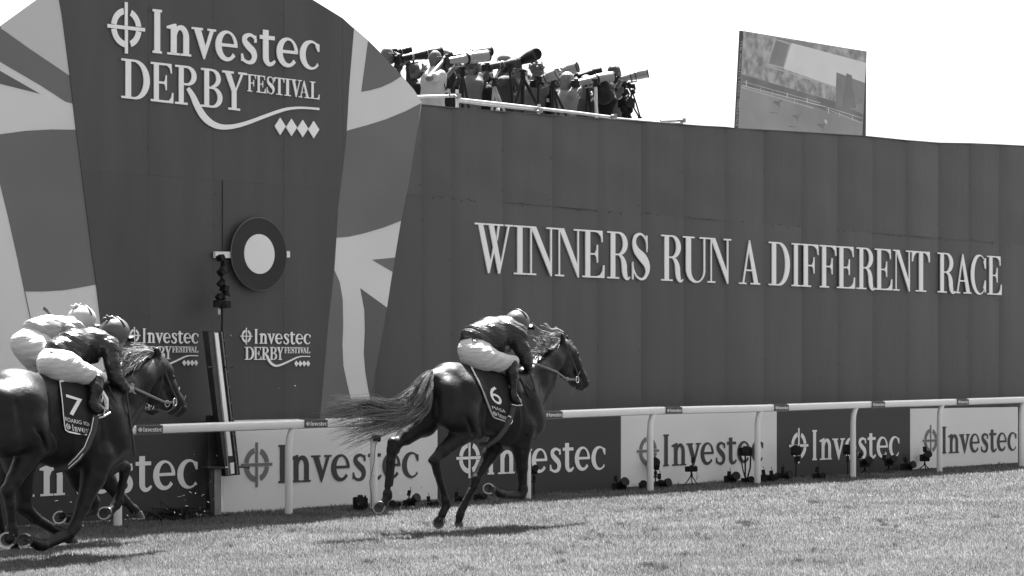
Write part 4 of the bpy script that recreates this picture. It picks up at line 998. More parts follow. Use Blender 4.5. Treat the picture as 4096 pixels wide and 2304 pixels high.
b(J(600, 310, .12), J(700, 350, .17), .11, .10, .05); b(J(700, 350, .18), J(738, 500, .20), .098, .085, .04); b(J(738, 500, .20), J(780, 610, .17), .082, .078, .03); b(J(780, 610, .17), J(812, 705, .12), .076, .048, .03)
b(J(600, 300, -.12), J(680, 360, -.18), .09, .08, .05); b(J(680, 360, -.18), J(760, 540, -.2), .07, .06, .03); b(J(760, 540, -.2), J(830, 660, -.1), .055, .04, .03)
def wrinkle(amp, fr_):
    def f(v):
        a = np.sin(v[:, 0] * fr_ + v[:, 2] * fr_ * .7 + 2 * np.sin(v[:, 1] * fr_ * .4)) * np.sin(v[:, 2] * fr_ * .9 + v[:, 1] * fr_ * .6)
        cen = v.mean(0); d = v - cen; d /= np.linalg.norm(d, axis=1, keepdims=True) + 1e-9
        return v + d * (a * amp)[:, None]
    return f
def creases(amp, fr_, d, base=.002):
    d = np.array(tuple(d), float)
    def f(v):
        s_ = v @ d; q_ = v[:, 0] * 7 + v[:, 2] * 5; a = np.sin(s_ * fr_ + 1.6 * np.sin(q_)) ** 3 * (.5 + .5 * np.sin(q_ * 1.7 + 1)) ; a2 = np.sin(v[:, 0] * 31 + v[:, 2] * 27)
        dd = v - v.mean(0); dd /= np.linalg.norm(dd, axis=1, keepdims=True) + 1e-9
        return v + dd * (a * amp + a2 * base)[:, None]
    return f
silk = Bs.mesh('silks', M_SILK, jk, .0085, post=creases(.009, 62, DIR * .6 + UP * .9))
Bp = Body(); b = Bp.cap                                    # breeches
b(J(240, 520, .02), J(260, 590, .05), .165, .155, .07); b(J(300, 480), J(400, 500), .135, .12, .07)
for w in (1, -1):
    b(J(250, 570, .09 * w), J(360, 600, .13 * w), .135, .125, .06); b(J(360, 600, .13 * w), J(500, 640, .19 * w), .12, .10, .06); b(J(500, 640, .19 * w), J(655, 635, .24 * w), .095, .065, .04)
br6 = Bp.mesh('breeches', M_BREECH, jk, .0085, post=creases(.004, 80, DIR * .5 - UP * .9, .0008))
for w in (1, -1):
    Bo = Body(); b = Bo.cap
    b(J(645, 660, .25 * w), J(640, 760, .27 * w), .062, .062, .03); b(J(640, 760, .27 * w), J(655, 930, .28 * w), .060, .042, .03); b(J(648, 970, .28 * w), J(665, 1010, .29 * w), .042, .045, .03); b(J(665, 1010, .29 * w), J(725, 1065, .29 * w), .042, .024, .03)
    Bo.mesh('boot', M_BOOT, jk, .009, post=wrinkle(.002, 70))
mb = MB(); mb.tube(TJ((635, 1080, .33), (690, 1092, .33), (745, 1088, .33), (735, 1075, .26), (640, 1070, .26)), .008, 6); mb.tube(TJ((690, 1090, .3), (745, 1085, .3), (700, 985, .36)), .006, 6); mb.build('stirrup_iron', M_BUCK, horse, sm=True)
def helmet(K_, cx, cy, r, mt, parent, tilt, strap_col, peak=None, pom=False, squash=.92):
    Bh = Body(); M_ = Matrix.Rotation(math.radians(tilt), 3, NRM); fx = M_ @ DIR; fz = M_ @ UP
    cc = K_(cx, cy); Bh.ell(cc, (fx, NRM, fz), (r * 1.12, r * .93, r), .02)
    Bh.ell(cc - fz * r * 1.45 , (fx, NRM, fz), (r * 1.5, r * 1.3, r * .62), .02, sub=True)
    h = Bh.mesh('cap', mt, parent, .009)
    mb = MB(); pts = []
    for k in range(15):
        a = math.radians(-75 + 150 * k / 14); d = NRM * math.sin(a) * r * .97 + (fz * math.cos(a)) * r * 1.03; x = .35
        pts.append(cc + fx * r * x + NRM * math.sin(a) * r * .90 + fz * (math.cos(a) * r * 1.0 - .0))
    mb.tube(pts, .010, 6, flat=.5); mb.build('goggle_strap', M_RUB, parent, sm=True)
    # peak
    mb = MB(); vs = []; 
    for k in range(9):
        a = math.radians(-60 + 120 * k / 8); vs.append(cc + fx * math.cos(a) * r * .98 + NRM * math.sin(a) * r * .85 - fz * r * .52); vs.append(cc + fx * (math.cos(a) * r * 1.0 + .055 * math.cos(a)) + NRM * math.sin(a) * r * .85 - fz * r * .60)
    vs2 = [p - fz * .006 for p in vs]; n = len(vs); fs = [(2 * k, 2 * k + 1, 2 * k + 3, 2 * k + 2) for k in range(8)]; fs += [tuple(n + i for i in f[::-1]) for f in fs]; fs += [(2 * k + 1, n + 2 * k + 1, n + 2 * k + 3, 2 * k + 3) for k in range(8)]
    mb.add(vs + vs2, fs); mb.build('peak', mt, parent, sm=True)
    # button / ruffle
    mb = MB()
    if pom:
        for k in range(24): mb.ball(cc + fz * r * 1.02 - fx * r * .25 + Vector((random.gauss(0, .018), random.gauss(0, .018), random.gauss(0, .006))) + fx * random.gauss(0, .02), random.uniform(.010, .018), 8)
        mb.build('ruffle', mt, parent, sm=True)
    # goggles
    mb = MB(); mb.tube([cc + fx * r * (.86 + .16 * math.cos(a)) + NRM * math.sin(a) * r * .78 - fz * r * .80 for a in [math.radians(-80 + 160 * k / 12) for k in range(13)]], .018, 8, flat=.5); mb.build('goggles', M_GLASS, parent, sm=True)
    return cc, fx, fz
helmet(J, 690, 240, .140, M_CAPD, jk, 22, M_RUB, pom=False)
# pale flashes printed on the silks
def patch(K_, poly, obj, mt, parent, name, off=.004):
    from mathutils.bvhtree import BVHTree
    bpy.context.view_layer.update(); bm = bmesh.new(); bm.from_mesh(obj.data); bm.transform(obj.matrix_world); tree = BVHTree.FromBMesh(bm); bm.free()
    bm = bmesh.new(); vs = [bm.verts.new((x, y, 0)) for x, y in poly]; bm.faces.new(vs); bmesh.ops.triangulate(bm, faces=bm.faces)
    for _ in range(4): bmesh.ops.subdivide_edges(bm, edges=[e for e in bm.edges if e.calc_length() > 12], cuts=1); bmesh.ops.triangulate(bm, faces=bm.faces)
    for v in bm.verts:
        r = pl(K_.ox + v.co.x / K_.sc, K_.oy + v.co.y / K_.sc, K_.D); o = Vector((0, 0, H)); d = (r - o).normalized(); hit = tree.ray_cast(o, d)
        if hit[0] is None:
            hn = tree.find_nearest(r + NRM * .15); hit = (hn[0], hn[1])
        nn = hit[1] if hit[1].dot(d) < 0 else -hit[1]; v.co = hit[0] + nn * off
    me = bpy.data.meshes.new(name); bm.to_mesh(me); bm.free(); me.materials.append(mt); smooth(me); return link(bpy.data.objects.new(name, me), parent)
patch(J, [(225, 398), (255, 402), (282, 412), (278, 440), (232, 434)], br6, M_BLK, br6, 'badge', .008)
patch(J, [(238, 414), (270, 418), (268, 433), (241, 430)], br6, M_TRIM, br6, 'badge', .010)
# ================================================================ horse 7 (nearer of the pair at the left)
K = PX(1.2889, 0, 1180, 16.6, math.radians(34), (330, 650)); T = lambda *p: [K(x, y, w) for x, y, w in p]; HX = K.ax; D7, N7 = K.d, K.n
h7 = thing('racehorse', K(330, 1250), 'dark racehorse with saddle cloth number 7, nearer of the pair at the left edge', 'horse', 'galloping racehorses'); h7.location.z = 0
B = Body(); c = B.cap
B.ell(K(80, 610), HX, (.35, .27, .37), .10); B.ell(K(320, 670), HX, (.46, .27, .385), .10); B.ell(K(475, 695), HX, (.36, .25, .385), .10)
c(K(40, 505), K(390, 535), .19, .19, .10); c(K(390, 530), K(520, 505), .16, .14, .08); c(K(-90, 500), K(-60, 560), .12, .16, .08)
c(K(120, 560, .15), K(130, 700, .17), .20, .20, .07); c(K(130, 700, .17), K(205, 760, .17), .20, .13, .06); c(K(20, 560, .12), K(20, 740, .15), .17, .17, .07)
c(K(215, 765, .17), K(252, 780, .18), .11, .08, .05)
c(K(160, 800, .17), K(75, 950, .16), .12, .072, .05); c(K(75, 950, .16), K(40, 1010, .16), .068, .055, .03); c(K(70, 960, .16), K(28, 1000, .16), .04, .035, .03)
c(K(38, 1010, .16), K(50, 1080, .16), .052, .042, .03); c(K(50, 1080, .16), K(62, 1190, .16), .042, .038, .03); c(K(64, 1205, .16), K(62, 1225, .16), .054, .05, .02); c(K(62, 1225, .16), K(50, 1260, .16), .042, .045, .02)
# far hind stepping forward
c(K(60, 720, -.14), K(100, 860, -.15), .19, .15, .07); c(K(100, 870, -.15), K(120, 1020, -.15), .13, .08, .05); c(K(120, 1020, -.15), K(125, 1095, -.15), .075, .065, .03); c(K(110, 1060, -.15), K(100, 1095, -.15), .045, .04, .03)
c(K(130, 1100, -.15), K(180, 1150, -.15), .062, .05, .03); c(K(180, 1150, -.15), K(290, 1215, -.15), .045, .042, .03); c(K(305, 1222, -.15), K(325, 1232, -.15), .052, .048, .02); c(K(325, 1235, -.15), K(352, 1258, -.15), .042, .045, .02)
# near fore, folded
c(K(500, 830, .12), K(480, 940, .13), .16, .115, .06); c(K(478, 940, .13), K(430, 1080, .13), .105, .068, .04); c(K(430, 1080, .13), K(388, 1185, .13), .064, .052, .03)
c(K(384, 1195, .13), K(358, 1228, .13), .062, .058, .03); c(K(350, 1240, .13), K(235, 1288, .13), .045, .042, .02); c(K(330, 1222, .13), K(235, 1270, .13), .022, .022, .02)
c(K(218, 1290, .13), K(200, 1290, .13), .055, .05, .02); c(K(198, 1288, .13), K(158, 1268, .13), .042, .045, .02)
# far fore, folded
c(K(400, 880, -.12), K(420, 960, -.13), .13, .095, .06); c(K(420, 960, -.13), K(480, 1060, -.13), .085, .058, .04); c(K(482, 1075, -.13), K(478, 1110, -.13), .058, .054, .03)
c(K(470, 1120, -.13), K(375, 1150, -.13), .042, .04, .02); c(K(365, 1152, -.13), K(352, 1150, -.13), .05, .046, .02); c(K(350, 1150, -.13), K(325, 1140, -.13), .038, .04, .02)
# shoulder, neck
c(K(540, 620, .12), K(580, 770, .12), .15, .13, .07); c(K(520, 560, .05), K(560, 720, .08), .17, .18, .07); B.ell(K(580, 760), HX, (.12, .19, .22), .06)
c(K(520, 540), K(610, 500), .185, .175, .06); c(K(610, 500), K(710, 430), .175, .15, .05); c(K(710, 430), K(795, 372), .15, .12, .05)
c(K(590, 640, .03), K(700, 520), .17, .125, .06); c(K(600, 700), K(690, 580), .12, .085, .05)
c(K(812, 345), K(845, 395), .085, .09, .03); B.ell(K(800, 465), (U3(K(825, 560) - K(800, 360)), N7, U3(D7)), (.19, .075, .14), .03)
c(K(840, 395), K(862, 470), .085, .088, .03); c(K(862, 470), K(905, 545), .086, .074, .03); c(K(905, 545), K(930, 585), .072, .062, .03)
c(K(815, 530), K(885, 590), .075, .055, .03); c(K(900, 600), K(918, 615), .035, .03, .02); c(K(870, 560), K(930, 590), .05, .048, .03)
for w in (.06, -.06):
    B.ell(K(880, 425, w), HX, (.03, .02, .025), .015); B.ell(K(948, 570, w * .6), HX, (.024, .018, .028), .015); B.ell(K(953, 563, w * .95), HX, (.011, .014, .016), .008, sub=True)
c(K(818, 335, .05), K(808, 282, .05), .040, .012, .015); c(K(812, 300, .05), K(808, 285, .05), .036, .03, .015)
c(K(600, 780, .17), K(620, 680, .15), .04, .035, .04); c(K(420, 620, .26), K(400, 840, .24), .03, .03, .05)
for a_, b_, r_ in [((520, 600, .27), (535, 800, .28), .013), ((90, 560, .30), (140, 790, .36), .014), ((640, 680, .16), (760, 540, .11), .012), ((262, 700, .31), (285, 830, .26), .015), ((500, 860, .25), (470, 960, .23), .010), ((190, 680, .38), (235, 790, .30), .011), ((405, 760, .32), (380, 880, .26), .010)]:
    B.pr.append(('c', V3(K(*a_)), V3(K(*b_)), r_, r_, .05, True))
body7 = B.mesh('body', M_COAT7, h7, .0105)
HP[0] = h7
H6(K(50, 1262, .16), K(38, 1262, .16), .066, K(10, 1262, .4) - K(50, 1262, .1)); H6(K(352, 1256, -.15), K(370, 1275, -.15), .058, Vector((-.1, 0, -1)))
H6(K(158, 1268, .13), K(126, 1264, .13), .062, K(100, 1240, .35) - K(150, 1268, .1)); H6(K(325, 1142, -.13), K(308, 1147, -.13), .058, K(290, 1120, .1) - K(325, 1150, -.14))
strands('mane', M_HAIR2, h7, [T((805, 290, 0), (770, 275, .04), (730, 275, .06), (690, 285, .07), (650, 290, .07)), T((800, 315, 0), (765, 300, .06), (725, 310, .08), (690, 320, .08), (650, 330, .08)),
    T((770, 335, 0), (735, 330, .07), (700, 345, .10), (665, 365, .10), (640, 375, .1)), T((735, 350, 0), (705, 350, .08), (670, 375, .11), (645, 400, .11), (630, 410, .1)),
    T((690, 375, 0), (660, 370, .08), (635, 385, .11), (620, 400, .11), (610, 395, .1)), T((640, 400, 0), (620, 390, .08), (600, 380, .1), (590, 390, .1), (585, 400, .1))], 700, .0028, .018, .014, .4)
strands('forelock', M_HAIR2, h7, [T((815, 310, 0), (845, 330, .02), (862, 355, .03), (875, 385, .03)), T((820, 310, 0), (850, 340, 0), (868, 370, 0), (880, 400, -.02))], 30, .002, .006, .004, .3)
mb = MB(); mb.ball(K(893, 425, .078), .019, 12); mb.build('eye', M_GLASS, h7, sm=True)
mb = MB(); mb.tube(T((862, 360, .02), (885, 395, .02), (898, 440, .02), (915, 490, .02), (935, 530, .02)), [.008, .014, .012, .014, .008], 8, flat=.5)
strap('bridle', T((822, 318, .09), (845, 370, .10), (865, 430, .095), (890, 490, .085), (912, 540, .075)), .010, M_LEATH, h7)
strap('bridle', T((845, 345, -.02), (850, 352, .05), (842, 375, .105)), .011, M_LEATH2, h7)
strap('bridle', T((842, 370, .105), (835, 440, .11), (815, 520, .09), (790, 540, .05)), .006, M_LEATH, h7)
strap('noseband', T((925, 478, -.02), (920, 505, .05), (905, 545, .08), (885, 590, .07), (870, 600, .03)), .011, M_LEATH2, h7)
strap('noseband', T((958, 520, 0), (945, 555, .06), (925, 595, .07), (905, 612, .03)), .009, M_LEATH, h7)
ring_mb(K(902, 552, .09), .036, .005, N7 + D7 * .3).build('bit_ring', M_BUCK, h7, sm=True)
ring_mb(K(862, 560, .09), .03, .004, N7).build('bit_ring', M_BUCK, h7, sm=True)
strap('rein', T((900, 553, .09), (855, 555, .10), (800, 530, .15), (745, 505, .19), (695, 482, .2)), .012, M_LEATH2, h7)
strap('rein', T((905, 575, .08), (860, 605, .08), (800, 590, .08), (720, 598, .0)), .008, M_LEATH, h7)
strap('rein', T((560, 470, .2), (600, 560, .24), (625, 620, .22), (635, 650, .2)), .008, M_LEATH, h7)
strap('breast_girth', T((545, 540, .25), (575, 590, .26), (615, 640, .23), (645, 690, .1)), .011, M_LEATH, h7)
sc7, at7 = shell('saddle_cloth', M_CLOTH, h7, ([(295, 408), (345, 425), (400, 448), (450, 465), (500, 480)], [(332, 702), (380, 716), (442, 722), (480, 740), (515, 700)]), K, body7)
piping(at7, [(.01, .0), (0.01, .15), (.01, .3), (.01, .5), (.0, .7), (.0, .9), (.01, .97), (.1, .99), (.3, .985), (.5, .985), (.6, .98)], .012, M_TRIM, sc7, .018)
text_on(at7, '7', .15, .52, .33, .68, M_TRIM, sc7, .016, 'number'); text_on(at7, 'ROARIG ION', .05, .66, .74, .81, M_TRIM, sc7, .016); sponsor_on(at7, .04, .75, .84, .95, sc7, .016)
gt = T((492, 620, .32), (480, 690, .32), (445, 780, .31), (400, 840, .28), (350, 885, .2), (280, 900, .08))
strap('girth', gt, .036, M_LEATH, h7, th=.3)
for dx in (-9, 9): strap('trim', [K(492 + dx, 630, .335), K(478 + dx, 700, .335), K(443 + dx * .9, 785, .325), K(400 + dx, 840 + dx * .4, .30), K(352, 885 + dx, .22)], .004, M_TRIM, h7)
Bs = Body(); Bs.cap(K(380, 455), K(480, 455), .10, .08, .05); Bs.cap(K(480, 470, .15), K(500, 560, .24), .06, .05, .05); Bs.mesh('saddle', M_LEATH, h7, .014)
strap('stirrup_leather', T((490, 500, .27), (500, 560, .31), (510, 600, .33)), .010, M_LEATH, h7)
mb = MB(); mb.tube(T((525, 495, .27), (548, 540, .27), (552, 590, .26)), [.02, .03, .02], 8, flat=.4); mb.build('number_patch', M_TRIM, h7, sm=True)

def fingers(Bx, K_, pts):
    for seq in pts:
        for (x0, y0, w0, r0), (x1, y1, w1, r1) in zip(seq, seq[1:]): Bx.cap(K_(x0, y0, w0), K_(x1, y1, w1), r0, r1, .006)
# jockey 7
J = PX(2.898, 0, 1200, 16.6, math.radians(34), (745, 660)); TJ = lambda *p: [J(x, y, w) for x, y, w in p]
jk7 = thing('person', J(800, 800), 'jockey in dark silks and dark cap reaching forward on the number 7 horse', 'jockey', 'jockeys')
Bb = Body(); b = Bb.cap
b(J(680, 620), J(1000, 530), .09, .09, .08); b(J(1000, 530), J(1230, 450), .09, .06, .06); b(J(1230, 450), J(1300, 420), .055, .055, .03)
Bb.ell(J(1340, 420), J.ax, (.09, .078, .115), .02); b(J(1400, 480), J(1425, 500), .04, .02, .02); b(J(1330, 530, .02), J(1400, 560, .02), .035, .03, .02); b(J(1365, 510, .06), J(1340, 490, .075), .014, .016, .01)
for w in (.17, -.17):
    b(J(1250, 520, w), J(1300, 760, w), .05, .04, .03); b(J(1300, 760, w), J(1490, 1040, w), .04, .028, .02)
    b(J(680, 760, w * .6), J(1050, 870, w * 1.3), .08, .045, .05); b(J(1125, 930, w * 1.5), J(1080, 1180, w * 1.7), .038, .032, .03); b(J(1080, 1200, w * 1.7), J(1200, 1280, w * 1.7), .035, .028, .02)
b(J(1480, 1040, .17), J(1520, 1035, .17), .028, .032, .01); b(J(1505, 1055, .16), J(1525, 1020, .16), .026, .024, .01)
fingers(Bb, J, [[(1520, 1010, .17, .011), (1545, 985, .18, .010), (1556, 1000, .15, .009)], [(1525, 1020, .16, .011), (1556, 1005, .16, .010), (1560, 1022, .13, .009)],
    [(1525, 1035, .15, .011), (1552, 1028, .15, .010), (1550, 1045, .12, .009)], [(1510, 1000, .18, .010), (1520, 975, .19, .009), (1535, 975, .17, .008)], [(1515, 1055, .17, .012), (1550, 1075, .18, .011), (1576, 1088, .18, .008)]])
fingers(Bb, J, [[(1490, 1030, -.14, .011), (1520, 1030, -.13, .010), (1520, 1050, -.11, .009)], [(1490, 1040, -.14, .011), (1518, 1045, -.13, .010), (1515, 1062, -.11, .009)], [(1485, 1050, -.14, .011), (1510, 1060, -.13, .01), (1505, 1072, -.11, .009)]])
Bb.mesh('body', M_SKIN, jk7, .009)
Bs = Body(); b = Bs.cap
b(J(660, 590), J(850, 530), .115, .135, .08); b(J(850, 530), J(1050, 500), .135, .135, .08); b(J(1050, 500), J(1200, 480), .13, .10, .07); b(J(830, 620), J(1050, 650), .10, .08, .06)
b(J(1180, 470, .1), J(1270, 540, .16), .085, .088, .05); b(J(1270, 540, .17), J(1295, 720, .2), .080, .068, .04); b(J(1295, 720, .2), J(1335, 880, .2), .070, .072, .03); b(J(1335, 880, .2), J(1450, 1025, .18), .068, .045, .03)
b(J(1180, 460, -.1), J(1230, 520, -.16), .08, .08, .05); b(J(1230, 520, -.16), J(1300, 760, -.2), .07, .06, .03); b(J(1300, 760, -.2), J(1440, 980, -.15), .055, .04, .03)
silk7 = Bs.mesh('silks', M_SILK2, jk7, .0085, post=creases(.008, 62, DIR * .6 + UP * .9))
Bp = Body(); b = Bp.cap
b(J(600, 735, 0), J(640, 780, .05), .135, .135, .07); b(J(660, 690), J(800, 680), .12, .09, .07)
for w in (1, -1): b(J(620, 760, .08 * w), J(780, 780, .12 * w), .125, .125, .06); b(J(780, 780, .12 * w), J(980, 855, .19 * w), .12, .09, .06); b(J(980, 855, .19 * w), J(1170, 895, .24 * w), .085, .055, .04)
br7 = Bp.mesh('breeches', M_BREECH, jk7, .0085, post=creases(.004, 80, DIR * .5 - UP * .9, .0008))
for w in (1, -1):
    Bo = Body(); b = Bo.cap
    b(J(1130, 930, .26 * w), J(1110, 1030, .28 * w), .062, .062, .03); b(J(1110, 1030, .28 * w), J(1075, 1180, .29 * w), .060, .044, .03); b(J(1070, 1210, .29 * w), J(1100, 1250, .30 * w), .046, .045, .03); b(J(1100, 1245, .3 * w), J(1215, 1300, .3 * w), .042, .026, .03)
    Bo.mesh('boot', M_BOOT, jk7, .009, post=wrinkle(.002, 70))
mb = MB(); mb.tube(TJ((1115, 1372, .33), (1200, 1350, .33), (1275, 1305, .33), (1260, 1290, .26), (1120, 1340, .26)), .010, 6); mb.tube(TJ((1200, 1350, .33), (1235, 1180, .36), (1190, 1080, .36), (1180, 1180, .36)), .006, 6); mb.build('stirrup_iron', M_BUCK, h7, sm=True)
helmet(J, 1325, 372, .134, M_CAPD, jk7, 14, M_RUB, pom=True)
patch(J, [(577, 580), (622, 584), (618, 612), (576, 606)], br7, M_BLK, br7, 'badge', .008)
patch(J, [(587, 588), (610, 590), (608, 604), (587, 601)], br7, M_TRIM, br7, 'badge', .010)
def whip(pts, rs, label, loc):
    t = thing('riding_whip', loc, label, 'whip', 'riding whips'); mb = MB(); mb.tube(pts[:-1], rs[:-1], 8); mb.build('shaft', M_LEATH, t, sm=True)
    mb = MB(); mb.tube([pts[-2], pts[-1]], [rs[-1], rs[-1]], 8, flat=.4); mb.build('flap', M_LEATH, t)
Kq = lambda x, y, w: K(x, y, w)
whip([Kq(652, 505, .2), Kq(660, 570, .21), Kq(676, 680, .22), Kq(690, 780, .23), Kq(697, 832, .24)], [.008, .009, .009, .011, .016], 'black riding whip hanging down from the near jockey\'s hand', Kq(660, 570, .2))

# ================================================================ horse 8 (far one of the pair)
K = PX(1.2889, 0, 1180, 17.75, math.radians(36), (300, 650)); T = lambda *p: [K(x, y, w) for x, y, w in p]; HX = K.ax
h8 = thing('racehorse', K(300, 1200), 'brown racehorse almost hidden behind the number 7 horse, head and forelegs showing', 'horse', 'galloping racehorses'); h8.location.z = 0
B = Body(); c = B.cap
B.ell(K(40, 640), HX, (.35, .27, .33), .10); B.ell(K(250, 680), HX, (.44, .26, .34), .10); B.ell(K(400, 690), HX, (.36, .24, .35), .10)
c(K(20, 530), K(330, 550), .17, .18, .10); c(K(330, 550), K(450, 530), .15, .13, .08)
c(K(450, 570), K(600, 430), .18, .13, .06); c(K(600, 430), K(690, 350), .13, .11, .05); c(K(480, 700), K(610, 520), .16, .11, .06)
c(K(695, 335), K(720, 400), .08, .08, .03); B.ell(K(700, 450), (U3(K(730, 550) - K(690, 350)), K.n, U3(K.d)), (.17, .07, .11), .03); c(K(725, 410), K(790, 560), .075, .055, .03); c(K(770, 560), K(800, 590), .055, .042, .02); c(K(755, 585), K(785, 605), .04, .03, .02)
c(K(690, 320, .04), K(686, 278, .04), .034, .010, .015); c(K(700, 325, -.04), K(705, 285, -.04), .03, .010, .015)
for w in (.12, -.12): c(K(20, 660, w), K(40, 820, w), .18, .13, .07)
c(K(40, 840, .14), K(20, 960, .14), .11, .07, .04); c(K(20, 960, .14), K(60, 1120, .14), .055, .042, .03); c(K(60, 1120, .14), K(78, 1290, .14), .04, .04, .03)
c(K(0, 840, -.14), K(-40, 980, -.14), .11, .07, .04); c(K(-40, 980, -.14), K(10, 1230, -.14), .05, .04, .03)
# forelegs
c(K(470, 880, -.1), K(550, 950, -.12), .13, .085, .05); c(K(550, 950, -.12), K(618, 1040, -.12), .085, .058, .03); c(K(625, 1045, -.12), K(645, 1062, -.12), .056, .05, .03); c(K(650, 1065, -.12), K(690, 1105, -.12), .042, .04, .02); c(K(690, 1105, -.12), K(705, 1118, -.12), .048, .042, .02)
c(K(520, 900, .12), K(600, 872, .12), .12, .075, .05); c(K(600, 872, .12), K(642, 885, .12), .068, .056, .03); c(K(645, 895, .12), K(640, 925, .12), .055, .048, .03); c(K(640, 930, .12), K(612, 1050, .12), .042, .042, .02); c(K(610, 1062, .12), K(598, 1082, .12), .055, .05, .02); c(K(595, 1085, .12), K(565, 1118, .12), .042, .044, .02)
B.mesh('body', M_COAT8, h8, .014)
HP[0] = h8
H6(K(78, 1290, .14), K(84, 1318, .14), .055, K(60, 1340, .2) - K(84, 1310, .14)); H6(K(700, 1118, -.12), K(714, 1148, -.12), .062, Vector((-.05, 0, -1)))
H6(K(565, 1118, .12), K(538, 1125, .12), .062, K(500, 1120, .3) - K(560, 1122, .1)); H6(K(10, 1230, -.14), K(5, 1255, -.14), .055, Vector((-.6, -.5, -.5)))
strands('mane', M_HAIR2, h8, [T((690, 290, 0), (660, 285, .04), (635, 290, .06), (615, 300, .06)), T((670, 330, 0), (645, 325, .05), (625, 335, .07), (610, 340, .06)), T((620, 380, 0), (600, 370, .05), (585, 380, .07), (575, 385, .06))], 160, .0028, .014, .01, .4)
strap('bridle', T((700, 340, .09), (730, 430, .09), (770, 530, .07), (800, 575, .05)), .009, M_LEATH, h8); strap('noseband', T((800, 520, 0), (790, 560, .06), (765, 590, .05)), .010, M_TRIM, h8)
ring_mb(K(780, 575, .075), .032, .005, K.n).build('bit_ring', M_BUCK, h8, sm=True); ring_mb(K(758, 572, .075), .022, .005, K.n).build('bit_ring', M_BUCK, h8, sm=True)
strap('rein', T((780, 578, .08), (740, 590, .12), (650, 540, .2), (560, 470, .22)), .008, M_LEATH, h8)
# jockey 8
J = PX(2.898, 0, 1200, 17.75, math.radians(36), (675, 660)); TJ = lambda *p: [J(x, y, w) for x, y, w in p]
jk8 = thing('person', J(450, 700), 'jockey in pale silks and pale cap riding furthest left, behind the number 7 horse', 'jockey', 'jockeys')
Bb = Body(); b = Bb.cap
b(J(400, 400), J(800, 340), .08, .08, .08); b(J(800, 310), J(900, 290), .07, .055, .03); Bb.ell(J(950, 290), J.ax, (.09, .078, .11), .02)
for w in (.17, -.17): b(J(800, 330, w), J(850, 560, w), .05, .04, .03); b(J(850, 560, w), J(1000, 700, w), .04, .03, .02); b(J(360, 540, w * .4), J(560, 760, w), .06, .04, .05); b(J(560, 780, w), J(520, 1050, w), .038, .03, .03)
for k in range(4): b(J(1000, 690 + k * 14, .17), J(1030, 700 + k * 14, .15), .012, .01, .006)
Bb.mesh('body', M_SKIN, jk8, .014)
Bs = Body(); b = Bs.cap
b(J(400, 350), J(560, 350), .115, .13, .08); b(J(560, 350), J(800, 330), .13, .12, .08); b(J(560, 430), J(760, 420), .10, .09, .06); b(J(800, 320, .1), J(870, 340, .16), .09, .085, .05); b(J(870, 340, .16), J(880, 560, .18), .075, .06, .04); b(J(880, 560, .18), J(980, 680, .17), .058, .042, .03); b(J(800, 300, -.1), J(860, 540, -.18), .08, .06, .04)
Bs.mesh('silks', M_SILKL, jk8, .010, post=creases(.009, 62, DIR * .6 + UP * .9))
Bp = Body(); b = Bp.cap
b(J(300, 520), J(360, 560), .135, .15, .07); b(J(380, 440), J(480, 460), .115, .10, .07); b(J(470, 520), J(500, 620), .12, .10, .07); b(J(330, 600, .0), J(390, 760, .0), .11, .075, .06); b(J(240, 500, .0), J(280, 520, 0), .09, .1, .05)
for w in (1, -1): b(J(400, 560, .1 * w), J(560, 740, .2 * w), .12, .065, .05)
br8 = Bp.mesh('breeches', M_BREECH, jk8, .010, post=creases(.005, 80, DIR * .5 - UP * .9, .0008))
for w in (1, -1): Bo = Body(); Bo.cap(J(560, 780, .2 * w), J(520, 1050, .24 * w), .058, .045, .03); Bo.cap(J(520, 1080, .24 * w), J(620, 1130, .24 * w), .045, .03, .03); Bo.mesh('boot', M_BOOT, jk8, .012)
helmet(J, 945, 225, .132, M_CAPL, jk8, 10, M_RUB, pom=True)
patch(J, [(330, 302), (372, 304), (360, 326), (318, 322)], br8, M_BLK, br8, 'badge', .008)
whip([J(700, 330, -.2), J(600, 195, -.2), J(560, 145, -.2), J(545, 125, -.2), J(505, 92, -.2)], [.010, .012, .012, .014, .018], 'black riding whip raised behind the pale capped jockey', J(600, 195, -.2))
# ================================================================ finishing line furniture
Q = lambda x, y: (800 + x / 1.2078, 950 + y / 1.2078)
def ddisc(D, cx, cy, r, th, n=40):
    u, z = uv(cx, cy, D); return [(u + r * math.cos(2 * math.pi * k / n), z + r * math.sin(2 * math.pi * k / n)) for k in range(n)]
PD = TD - .08
disc = thing('winning_post_disc', pl(1038, 1016, PD), 'dark ring with a pale centre, the round finishing marker fixed on the tower', 'finish marker')
m = MB(); m.uvprism(ddisc(PD, 1038, 1016, .424, 0), PD, .03); m.build('ring', mat('marker_ring', .034, .65, .2, 2, .15), disc)
m = MB(); m.uvprism(ddisc(PD, 1037, 1016, .233, 0), PD - .006, .006); m.build('centre', M_BW, disc)
m = MB(); u, z = uv(1038, 1016, PD); n = 48
m.tube([fromuv(u + .424 * math.cos(2 * math.pi * k / n), z + .424 * math.sin(2 * math.pi * k / n), PD + .008) for k in range(n + 1)], .007, 6, cap=False); m.build('rim', M_PM, disc)
for x0, x1, y0, y1 in [(862, 930, 1006, 1031), (1147, 1160, 1004, 1029)]:
    m = MB(); m.prism([(x0, y0), (x1, y0 + 1), (x1, y1 + 1), (x0, y1)], PD + .02, .04); m.build('bracket', M_BW, disc)
